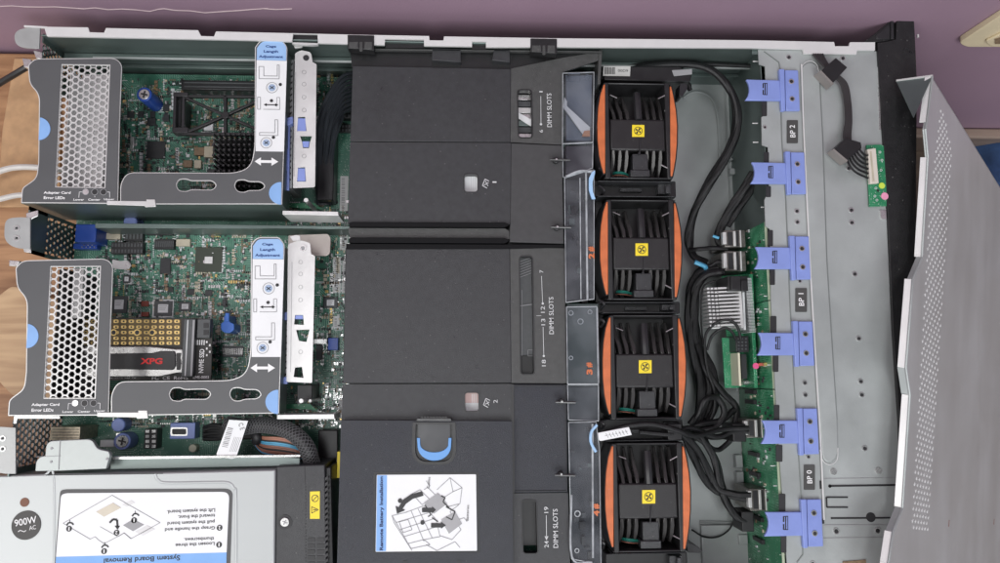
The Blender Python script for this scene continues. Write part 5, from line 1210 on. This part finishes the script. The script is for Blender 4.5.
def sas(e, x, y, w=22, h=17, z=.056, board=None):
    """silver shelled connector on the backplane"""
    o = MB().box(x, y, x + w, y + h, z, .02).build('cable_connector', mat('nickel shell', (.20, .19, .175), .35, .7, .25, 300), e, bev=.0005)
    b = MB(); b.box(x + 3.5, y + 2, x + 8, y + h - 2, z + .0006, z); b.box(x + 12, y + 1, x + 14, y + h - 1, z + .0006, z); b.build('connector_slot', M['ink'], o)
    b = MB(); b.box(x - 1.5, y + 2, x + 2, y + h - 3, z + .0012, z - .004); b.box(x + 9, y + 1, x + 11.5, y + h - 1, z + .001, z); b.box(x + 15.5, y, x + 17, y + h, z + .0008, z); b.build('connector_latch', M['bright'], o, bev=.0003)
bp2 = backplane('green backplane board with two silver connectors under the third blue latch', 222, 300, 766)
bp1 = backplane('green backplane board beside the finned heat sink under the fourth blue latch', 301, 389, 770)
bp0 = backplane('lower green backplane board with silver connectors under the fifth and sixth blue latches', 390, 600, 775)
sas(bp2, 724.5, 230, 21, 17); sas(bp2, 725, 251, 21, 20)
sas(bp0, 746, 419, 22, 19); sas(bp0, 750, 489, 24, 22)
b = MB(); 
for x, y in ((748, 400), (751, 452), (752, 472), (755, 516), (756, 538), (748, 390)): b.vbox(x, y, x + 9, y + 4, XB, .003)
b.build('board_slot', M['ink'], bp0)
b = MB(); 
for x, y in ((767, 240), (768.5, 309), (771.5, 365), (775, 396), (774.5, 466), (777.5, 486), (784, 555), (768, 296), (765, 207), (757, 61), (756.5, 123), (757, 142)): b.box(x - 4, y - .5, x + 1.5, y + .5, .0800, .0790)
b.build('cover_pin', M['bright'], ch, bev=.0002)
vscatter(bp0, 746, 394, 771, 562, 70); vscatter(bp1, 750, 305, 766, 386, 30); vscatter(bp2, 746, 228, 763, 296, 26)
b = MB(); b.vbox(758, 363, 767, 366, XB, .003); b.build('capacitor', M['gold'], bp1)
b = MB()
for x, y in ((765, 450), (757, 458), (763, 462), (760, 540)): b.vbox(x, y, x + 1.2, y + 2.6, XB, .0004)
b.build('silkscreen_marks', M['lgrey'], bp0)
# storage controller card
ct = thing('controller_card', 'green controller card with silver finned heat sink beside the third and fourth fans', 'expansion card')
MB().prism([(722, 276), (749, 274), (752, 330), (753, 335), (758, 362), (757.5, 388), (728, 386), (727, 340)], .040, .0384).build('card_board', M['pcb2'], ct)
MB().prism([(749.5, 274), (753, 274), (758, 388), (754.5, 388)], .0600, .030).build('card_edge', M['pcb2'], ct, bev=.0003)
b = MB()
for k in range(38): b.box(745.5 + k * .11, 278 + k * 1.45, 751.5 + k * .11, 278.7 + k * 1.45, .0612, .030)
b.build('finger_row', M['lgrey'], ct)
MB().prism([(742, 282), (744, 282), (746, 330), (744, 330)], .060, .041).build('pin_strip', M['label'], ct)
h = MB().prism([(708.5, 288), (738, 285), (741.5, 327), (711.5, 329)], .046, .041).build('heat_sink_base', M['heat'], ct, bev=.0004)
b = MB()
for k in range(11):
    y = 287.5 + k * 3.7; x = 718 + k * .3
    b.prism([(x, y), (x + 21, y - 1), (x + 21.3, y + .6), (x + .2, y + 1.6)], .066, .046)
    for c in range(3): b.prism([(x - 11 + c * 3.7, y + .2), (x - 8.6 + c * 3.7, y + .2), (x - 8.6 + c * 3.7, y + 1.9), (x - 11 + c * 3.7, y + 1.9)], .064, .046)
b.build('heat_sink_fins', M['heat'], h)
MB().prism([(738.5, 286), (741, 286), (743.8, 328), (741, 328)], .0665, .041).build('heat_sink_wall', M['bright'], h)
b = MB(); b.box(728, 276, 748, 291, .070, .040); b.build('black_connector', M['black'], ct, bev=.0005)
MB().box(736, 336, 749, 352, .062, .040).build('black_connector', M['gloss'], ct, bev=.0005)
b = MB()
for r in range(4):
    for c in range(3): b.box(738 + c * 3.6, 338 + r * 3.4, 739.6 + c * 3.6, 339.6 + r * 3.4, .0625, .062)
b.build('connector_hole', M['chip2'], ct)
MB().box(738.5, 353, 740.5, 386, .064, .040).build('pale_edge_strip', mat('pale gold edge', (.60, .58, .45), .4), ct); MB().box(741.5, 354, 747, 379, .056, .040).build('dark_connector', M['chip'], ct, bev=.0004)
MB().tube([(743, 382.5, .046), (755, 382, .046)], .0022, 10).build('crystal_can', M['silver'], ct)
MB().cyl(756, 366, 3.0, .0612, .0600).build('pink_sticker', M['pink'], ct)
scatter([(728, 338, 757, 386), (722, 276, 750, 286)], 60, .0403, ct)
MB().prism([(722, 338), (737, 338), (739, 388), (725, 388)], .046, .0444).build('daughter_board', M['pcb2'], ct)
# ================================================================== black cables between fans and backplanes
def harness(name, label, paths, r, m=None, cat='cable bundle', n=9):
    b = MB()
    for p in paths:
        if r < .0022: b.tube(p, r * .9, n, 8); continue
        k_ = 3; ph = random.random() * 6.28; rr = r * .34
        for j in range(k_):     # twisted strands
            q = []
            for i, (x, y, z) in enumerate(p):
                w = ph + j * 2 * math.pi / k_ + i * 1.5; q.append((x + rr / .0008 * math.cos(w) * .8, y + rr / .0008 * math.sin(w) * .35, z + rr * math.sin(w)))
            b.tube(q, r * .80, 9, 9)
    o = b.build(name, m or M['cable']); tag(o, label, cat); return o
harness('power_cable', 'thick black cable arching from the wall side over to the second fan', [[(602, 78, .062), (640, 68, .064), (676, 64, .066), (706, 68, .068), (726, 84, .068), (737, 108, .066), (736, 135, .062), (722, 165, .056), (706, 190, .05), (693, 215, .044), (688, 240, .038), (694, 256, .034), (706, 262, .032)],
        [(602, 74, .054), (640, 66, .056), (680, 62, .058), (712, 70, .060), (731, 92, .060), (736, 120, .056), (728, 150, .05), (708, 182, .044), (692, 220, .036), (690, 246, .03)]], .0034)
harness('power_cable', 'thin black wire tapering across the corner above the first fan', [[(602, 84, .05), (640, 76, .056), (672, 68, .06), (700, 64, .062), (752, 66, .06)], [(690, 90, .05), (688, 84, .05), (680, 82, .05)]], .0022)
harness('data_cable', 'flat black cable sloping from the second blue latch to the upper silver connector', [[(756, 172, .062), (748, 185, .058), (738, 200, .052), (728, 216, .048), (721, 232, .044), (722, 243, .042)], [(752, 172, .06), (744, 186, .055), (732, 204, .05), (722, 222, .045), (717, 236, .042), (720, 246, .04)], [(756, 180, .055), (749, 194, .052), (738, 210, .048), (728, 226, .044)]], .0028)
harness('cable_end', 'light blue taped end of the data cable beside the upper silver connector', [[(713, 236, .048), (719, 238, .050)]], .0014, M['sky'], 'cable tape')
harness('cable_end', 'light blue taped end of the black cable left of the second silver connector', [[(695, 262, .046), (704, 266, .047), (706, 269, .046)]], .0022, M['sky'], 'cable tape')
harness('data_cable', 'black data cable running level into the second silver connector', [[(690, 250, .04), (700, 249, .046), (712, 248, .046), (728, 249, .05)], [(688, 246, .036), (694, 257, .04), (708, 266, .044), (718, 262, .048), (728, 262, .05)], [(696, 262, .038), (712, 270, .042), (728, 268, .048)]], .0022)
harness('data_cable', 'thick black cable curling round the top of the heat sink beside the third fan', [[(722, 272, .052), (706, 275, .050), (696, 288, .046), (694, 310, .042), (696, 335, .038), (702, 360, .034), (708, 380, .032), (704, 400, .030), (697, 420, .028)]], .0040)
harness('data_cable', 'second thick black cable hugging the right side of the third fan', [[(716, 268, .044), (700, 272, .042), (691, 290, .040), (689, 320, .038), (693, 350, .036), (700, 380, .034), (700, 410, .032), (694, 440, .03)], [(702, 352, .03), (712, 372, .032), (714, 395, .03), (706, 425, .03)]], .0042)
harness('thin_cable', 'thin black loop arching over the lower edge of the finned heat sink', [[(741, 340, .066), (737, 326, .070), (728, 320, .070), (716, 323, .066), (706, 334, .058), (705, 352, .052), (708, 372, .048), (714, 390, .046), (714, 410, .044), (706, 428, .042)],
        [(736, 340, .06), (732, 332, .064), (724, 328, .062), (712, 336, .056), (707, 350, .05)]], .0014)
harness('thin_cable', 'thin black wire dropping straight beside the finned heat sink', [[(714, 281, .06), (704, 286, .056), (701, 300, .054), (701, 320, .05), (703, 345, .046)], [(716, 281, .058), (708, 283, .056)]], .0009)
harness('data_cable', 'splayed black cables running from the third fan down to the fifth blue latch connector', [[(698, 345, .04), (706, 370, .044), (722, 392, .04), (735, 405, .038), (736, 420, .036), (728, 434, .036), (712, 437, .04), (700, 432, .044)],
        [(704, 366, .036), (710, 388, .036), (704, 408, .034), (697, 428, .034)], [(708, 372, .034), (716, 396, .034), (712, 414, .034), (700, 430, .034)]], .0030)
harness('data_cable', 'black cables passing level above the fourth fan into the backplane connector', [[(600, 437, .08), (620, 428, .083), (650, 424, .084), (676, 430, .082), (695, 436, .074), (720, 430, .062), (748, 428, .06)], [(640, 432, .076), (670, 434, .078), (690, 428, .07), (716, 437, .06), (732, 432, .056), (748, 432, .056)],
        [(676, 424, .07), (700, 440, .06), (716, 450, .05), (727, 444, .046), (736, 432, .046)]], .0024)
harness('data_cable', 'heavy black cables sweeping from above the fourth fan to the sixth blue latch', [[(680, 432, .076), (696, 448, .066), (708, 470, .056), (718, 488, .052), (734, 494, .054), (750, 495, .056)], [(684, 436, .07), (694, 458, .058), (704, 478, .05), (718, 492, .046), (750, 500, .05)],
        [(700, 436, .06), (713, 456, .056), (719, 480, .052), (726, 502, .05), (738, 518, .048), (752, 522, .046)], [(704, 440, .055), (716, 462, .05), (722, 486, .046), (730, 508, .044), (748, 524, .042)]], .0031)
harness('data_cable', 'coiled black cable between the fourth fan and the fifth blue latch', [[(690, 424, .05), (698, 414, .054), (705, 400, .056), (717, 398, .052), (724, 412, .048), (716, 426, .046), (702, 430, .046)], [(686, 430, .044), (700, 424, .048), (722, 420, .044), (734, 410, .04)]], .0028)
harness('thin_cable', 'thin grey black wire looping on the chassis floor right of the fourth fan', [[(692, 530, .02), (704, 537, .014), (718, 537, .012), (729, 530, .012), (734, 520, .014)]], .0008)
for k, (x, y) in enumerate(((693, 424), (697, 431), (690, 437))): pass
b = MB(); b.box(742, 512, 754, 532, .050, .027); o = b.build('power_plug', M['black'], None, bev=.0006); tag(o, 'black plug on the backplane left of the sixth blue latch', 'plug')
b = MB(); b.box(733, 424, 746, 442, .058, .03); o = b.build('power_plug', M['black'], None, bev=.0006); tag(o, 'black plug on the backplane left of the fifth blue latch', 'plug')
b = MB(); b.box(731, 276, 741, 290, .0725, .0705); b.box(741.5, 280, 748, 291, .0725, .0705); o = b.build('plug_pair', M['black'], None, bev=.0005); tag(o, 'pair of small black plugs on top of the finned heat sink card', 'plug')
# black block at fan 4 top right
b = MB(); b.box(668, 424, 682, 440, .080, .06); o = b.build('cage_clip', M['black'], fc, bev=.0006)
# white wire tag
tg2 = thing('wire_tag', 'small white barcode tag wrapped on a black wire above the fourth fan', 'wire tag')
l = MB().prism([(598, 433), (629, 427), (631, 432.6), (632, 435), (600.5, 441.2), (599, 440)], .0865, .0850).build('tag_paper', M['label'], tg2, bev=.0003)
b = MB()
for k in range(7): b.line([(606 + k * 3.2, 433.6 - k * .62), (608.4 + k * 3.2, 438 - k * .62)], .5, .0867, .0001); b.line([(605 + k * 3.4, 436 - k * .66), (607 + k * 3.4, 435.6 - k * .66)], .5, .0868, .0001)
b.build('print', M['grey'], l)
# lone small things
MB().tube([(612, 548, .05), (622, 545, .056), (636, 547, .052)], .0008, 5).build('red_wire', M['red'], f0.parent or fc)
# ================================================================== operator panel and its cable
op = thing('operator_panel_board', 'small green board with white connector beside the black front bezel', 'circuit board')
MB().prism([(866.5, 145), (881, 144.5), (886.5, 147), (886.5, 206), (869.5, 206.5)], dz + .0022, dz + .0008).build('board', M['pcb2'], op)
o = MB().prism([(867.5, 149), (876, 147.8), (879, 183), (870.5, 183.5)], dz + .0062, dz + .0022).build('white_connector', mat('ivory plastic', (.62, .57, .50), .45), op, bev=.0005)
b = MB(); b.prism([(870, 151), (871.6, 151), (874.5, 181), (872.8, 181)], dz + .0065, dz + .0062); b.build('connector_pins', M['tan'], o)
MB().cyl(882, 185.5, 3.0, dz + .0027, dz + .0022).build('lime_sticker', M['lime'], op); MB().cyl(884.8, 196, 3.6, dz + .0027, dz + .0022).build('pink_sticker', mat('pale pink sticker', (.75, .3, .45), .5), op)
b = MB(); b.cyl(878, 190.5, 1.2, dz + .0025, dz + .0022); b.build('board_hole', M['ink'], op); b = MB()
for x, y in ((875, 196), (877, 200), (876, 188), (880, 152), (882, 160), (881, 170)): b.ring(x, y, 1.2, .4, dz + .0026, dz + .0022)
b.build('silkscreen_marks', M['lgrey'], op)
wz = dz + .006
pc = thing('panel_cable', 'flat dark grey cable with two black plugs lying on the drive bay cover', 'cable')
mb = MB()
for k in range(5): mb.tube([(813 + k * 2.3, 54, wz - .003), (822 + k * 1.4, 64, wz), (832 + k * 1.2, 74, wz + .002), (841 + k * 1.4, 84, wz), (845 + k * 1.3, 102, wz - .001), (846 + k * 1.3, 120, wz), (844 + k * 1.6, 134, wz), (845 + k * 1.4, 143, wz + .002)], .0011, 6, 7)
mb.build('cable_strip', mat('dark grey cable', (.030, .027, .028), .5), pc)
MB().prism([(820, 72, ), (836, 57.5), (847.5, 67), (832, 84)], dz + .012, dz + .002).build('plug', M['black'], pc, bev=.0006)
MB().prism([(819.5, 71), (821, 70), (834, 83.5), (832.5, 85)], dz + .0125, dz + .002).build('plug_edge', mat('plug edge grey', (.22, .2, .19), .5), pc)
MB().prism([(833.5, 150), (846, 138), (861, 142), (862, 148), (846, 161)], dz + .012, dz + .002).build('plug', M['black'], pc, bev=.0006)
MB().prism([(832.5, 149.5), (834, 148.6), (848, 160.5), (846.5, 162)], dz + .0125, dz + .002).build('plug_edge', mat('plug edge grey', (.22, .2, .19), .5), pc)
mb = MB()
for k in range(6): mb.tube([(846 + k * 2.2, 156 - k * 2.6, dz + .008), (850 + k * 2, 166 - k * 3.2, dz + .010), (857 + k * 1.6, 173 - k * 3.6, dz + .009), (868, 178 - k * 4.6, dz + .005)], .0010, 6, 6)
mb.build('cable_wires', M['cable'], pc)
# ================================================================== the lid leaning on the front
ld = thing('chassis_lid', 'perforated grey steel lid leaning against the black front bezel at the right', 'lid')
zA = .112
A = P(932, 76.5, zA); B = P(883, 563, zA + .02); ab_ = (B - A).normalized()          # long edge
acr = Vector((-ab_.y, ab_.x, 0)).normalized()
if acr.x < 0: acr = -acr
nz_ = ab_.cross(acr)
if nz_.z < 0: nz_ = -nz_
ang = R(42); w_dir = acr * math.cos(ang) - nz_ * math.sin(ang)
nrm = ab_.cross(w_dir); 
if nrm.z < 0: nrm = -nrm
LW = .444; LL = .72
def LP(u, v, h=0): return A + ab_ * u + w_dir * v + nrm * h   # u along the long edge, v across, h out of the sheet
def lid_uv(px, py):
    d = ray(px, py); t = (A - CAM).dot(nrm) / d.dot(nrm); q = CAM + d * t - A
    return q.dot(ab_), q.dot(w_dir)
us = [lid_uv(x, y) for x, y in ((932, 77), (926.5, 122), (925, 129), (927.5, 157), (921.5, 257), (912.5, 279), (905.5, 368), (909.5, 395), (902, 508), (892.5, 532), (888, 563), (881, 610))]
edge_l = [(0, 0)] + [(u, v) for u, v in us[1:]]
LL = edge_l[-1][0]
b = MB(); nE = len(edge_l); top = [LP(u, v) for u, v in edge_l] + [LP(u, LW) for u, v in edge_l]
b.v = top + [p - nrm * .0010 for p in top]
for i in range(nE - 1):
    b.face([i, i + 1, nE + i + 1, nE + i]); b.face([2 * nE + i, 3 * nE + i, 3 * nE + i + 1, 2 * nE + i + 1]); b.face([i, 2 * nE + i, 2 * nE + i + 1, i + 1]); b.face([nE + i, nE + i + 1, 3 * nE + i + 1, 3 * nE + i])
b.face([0, nE, 3 * nE, 2 * nE]); b.face([nE - 1, 3 * nE - 1, 4 * nE - 1, 2 * nE - 1])
b.build('lid_sheet', M['lid'], ld)
# rolled edge and down turned flange with a joggle
def flange(seg, w0, m, nm, drop=.011, tilt=0.0):
    b = MB()
    for (u0, v0), (u1, v1) in zip(seg, seg[1:]):
        q = [LP(u0, v0, .0004), LP(u1, v1, .0004), LP(u1, v1 - w0, -drop), LP(u0, v0 - w0, -drop)]
        b.solid(q, w_dir * .0012)
    return b.build(nm, m, ld, bev=.0003)
E = edge_l
flange(E[0:2], .0015, M['rim'], 'lid_flange', .0052); flange(E[1:4], .0005, M['steel'], 'flange_joggle', .002); flange(E[3:5], .0015, M['rim'], 'lid_flange', .0052); flange(E[4:6], .0005, M['steel'], 'flange_joggle', .004)
flange(E[5:7], .0015, M['rim'], 'lid_flange', .0056); flange(E[6:8], .0005, M['steel'], 'flange_joggle', .006); flange(E[7:9], .0015, M['rim'], 'lid_flange', .0054); flange(E[8:10], .0005, M['steel'], 'flange_joggle', .005); flange(E[9:], .0015, M['rim'], 'lid_flange', .0054)
b = MB()
for sg in (E[0:12],):
    b.tube([tuple(LP(u, v, .0002)) for u, v in sg], .0010, 8, 1, px=False)
b.build('rolled_edge', M['steel'], ld)
# end flange: triangular return at the far end
q1 = P(896.5, 80.5, .092)
tri = [LP(0, 0), Vector(q1), LP(lid_uv(926, 122)[0], lid_uv(921, 122)[1], -.006)]
b = MB().solid(tri, -ab_ * -.001); b.build('end_gusset', M['inner'], ld)
b = MB(); b.tube([tuple(q1), tuple(LP(-.0008, 0, .0005))], .0011, 6, 1, px=False); b.build('gusset_edge', M['bright'], ld)
b = MB(); b.solid([LP(0, 0), LP(0, LW), LP(0, LW, -.012), LP(0, 0, -.012)], ab_ * .001); b.build('end_flange', M['lid'], ld)
# perforated strip: raised diamond louvres in rows
u0, v0 = lid_uv(944, 116); u1, v1 = lid_uv(919, 528)
b = MB(); d = MB(); rows = 74; 
for i in range(rows):
    f = i / (rows - 1); 
    cl, cr = lid_uv(940 - 6 * min(1, f * 4) - 22 * f, 118 + 410 * f), lid_uv(955 - 0 * f - 26 * f, 118 + 410 * f)
    uc = u0 + (u1 - u0) * f
    for k in range(6):
        vv = cl[1] + (cr[1] - cl[1]) * ((k + (.5 if i % 2 else 0)) / 6)
        if i < 5 and k > i + 1: continue
        s_ = .0016
        b.solid([LP(uc - s_, vv, .0003), LP(uc, vv + s_ * 1.0, .0003), LP(uc + s_, vv, .0003), LP(uc, vv - s_ * 1.0, .0003)], -nrm * .0002)
b.build('perforation', mat('pale hole', (.78, .78, .77), .4), ld)
b = MB()
for px, py, l_ in ((949, 520, 5), (994, 519, 5)):
    u, v = lid_uv(px, py); b.solid([LP(u, v, .0003), LP(u + l_ * .0012, v - .0003, .0003), LP(u + l_ * .0012, v + .0007, .0003), LP(u, v + .0007, .0003)], -nrm * .0002)
b.build('scratch', mat('rust scratch', (.25, .10, .08), .6), ld)
# ================================================================== light, world, camera
w = bpy.data.worlds.new('World'); SC.world = w; w.use_nodes = True
nt = w.node_tree; bg = nt.nodes['Background']; bg.inputs[1].default_value = .58
tcw = nt.nodes.new('ShaderNodeTexCoord'); sp = nt.nodes.new('ShaderNodeSeparateXYZ'); nt.links.new(tcw.outputs['Generated'], sp.inputs[0])
mr = nt.nodes.new('ShaderNodeMapRange'); mr.inputs['From Min'].default_value = 1; mr.inputs['From Max'].default_value = -1; nt.links.new(sp.outputs['X'], mr.inputs[0])
rp = nt.nodes.new('ShaderNodeValToRGB'); rp.color_ramp.elements[0].color = (.42, .45, .52, 1); rp.color_ramp.elements[1].color = (1.0, 1.0, 1.0, 1); nt.links.new(mr.outputs[0], rp.inputs[0]); mz = nt.nodes.new('ShaderNodeMapRange'); mz.inputs['From Min'].default_value = .35; mz.inputs['From Max'].default_value = .97; mz.inputs['To Min'].default_value = 1.35; mz.inputs['To Max'].default_value = .30; nt.links.new(sp.outputs['Z'], mz.inputs[0])
vm = nt.nodes.new('ShaderNodeVectorMath'); vm.operation = 'SCALE'; nt.links.new(rp.outputs[0], vm.inputs[0]); nt.links.new(mz.outputs[0], vm.inputs['Scale']); nt.links.new(vm.outputs[0], bg.inputs[0])
def area(name, loc, target, sx, sy, e, col):
    l = bpy.data.lights.new(name, 'AREA'); l.shape = 'RECTANGLE'; l.size = sx; l.size_y = sy; l.energy = e; l.color = col
    o = bpy.data.objects.new(name, l); COL.objects.link(o); o.location = loc
    o.rotation_euler = (Vector(target) - Vector(loc)).to_track_quat('-Z', 'Y').to_euler(); return o
area('window_light', (-1.5, -.7, 1.9), (0, 0, 0), 1.1, 1.2, 20, (1.0, .99, .97))
area('viewer_side_fill', (.35, -1.7, 2.0), (.05, .05, 0), 1.3, 1.3, 36, (.96, .98, 1.0))  # added fill lamp, set behind the viewer to keep its glare off
area('overhead_fill', (-.22, .0, 2.3), (-.05, 0, 0), .95, .36, 15, (.98, .99, 1.0))  # added fill lamp that brightens the deep recesses
cd = bpy.data.cameras.new('camera'); cam = bpy.data.objects.new('camera', cd); COL.objects.link(cam)
cd.sensor_fit = 'HORIZONTAL'; cd.sensor_width = 36; cd.lens = F * 36 / 1000; cd.clip_end = 50; cd.clip_start = .01
Rm = Matrix((XC, YC, ZC)) # rows: world axes in camera coordinates = camera axes columns
cam.matrix_world = Matrix.Translation(CAM) @ Rm.to_4x4()
SC.camera = cam
vs = SC.view_settings; vs.view_transform = 'Standard'; vs.look = 'None'; vs.exposure = 0; vs.gamma = 1
SC.render.resolution_x = 1024; SC.render.resolution_y = 577
SC.cycles.use_denoising = True
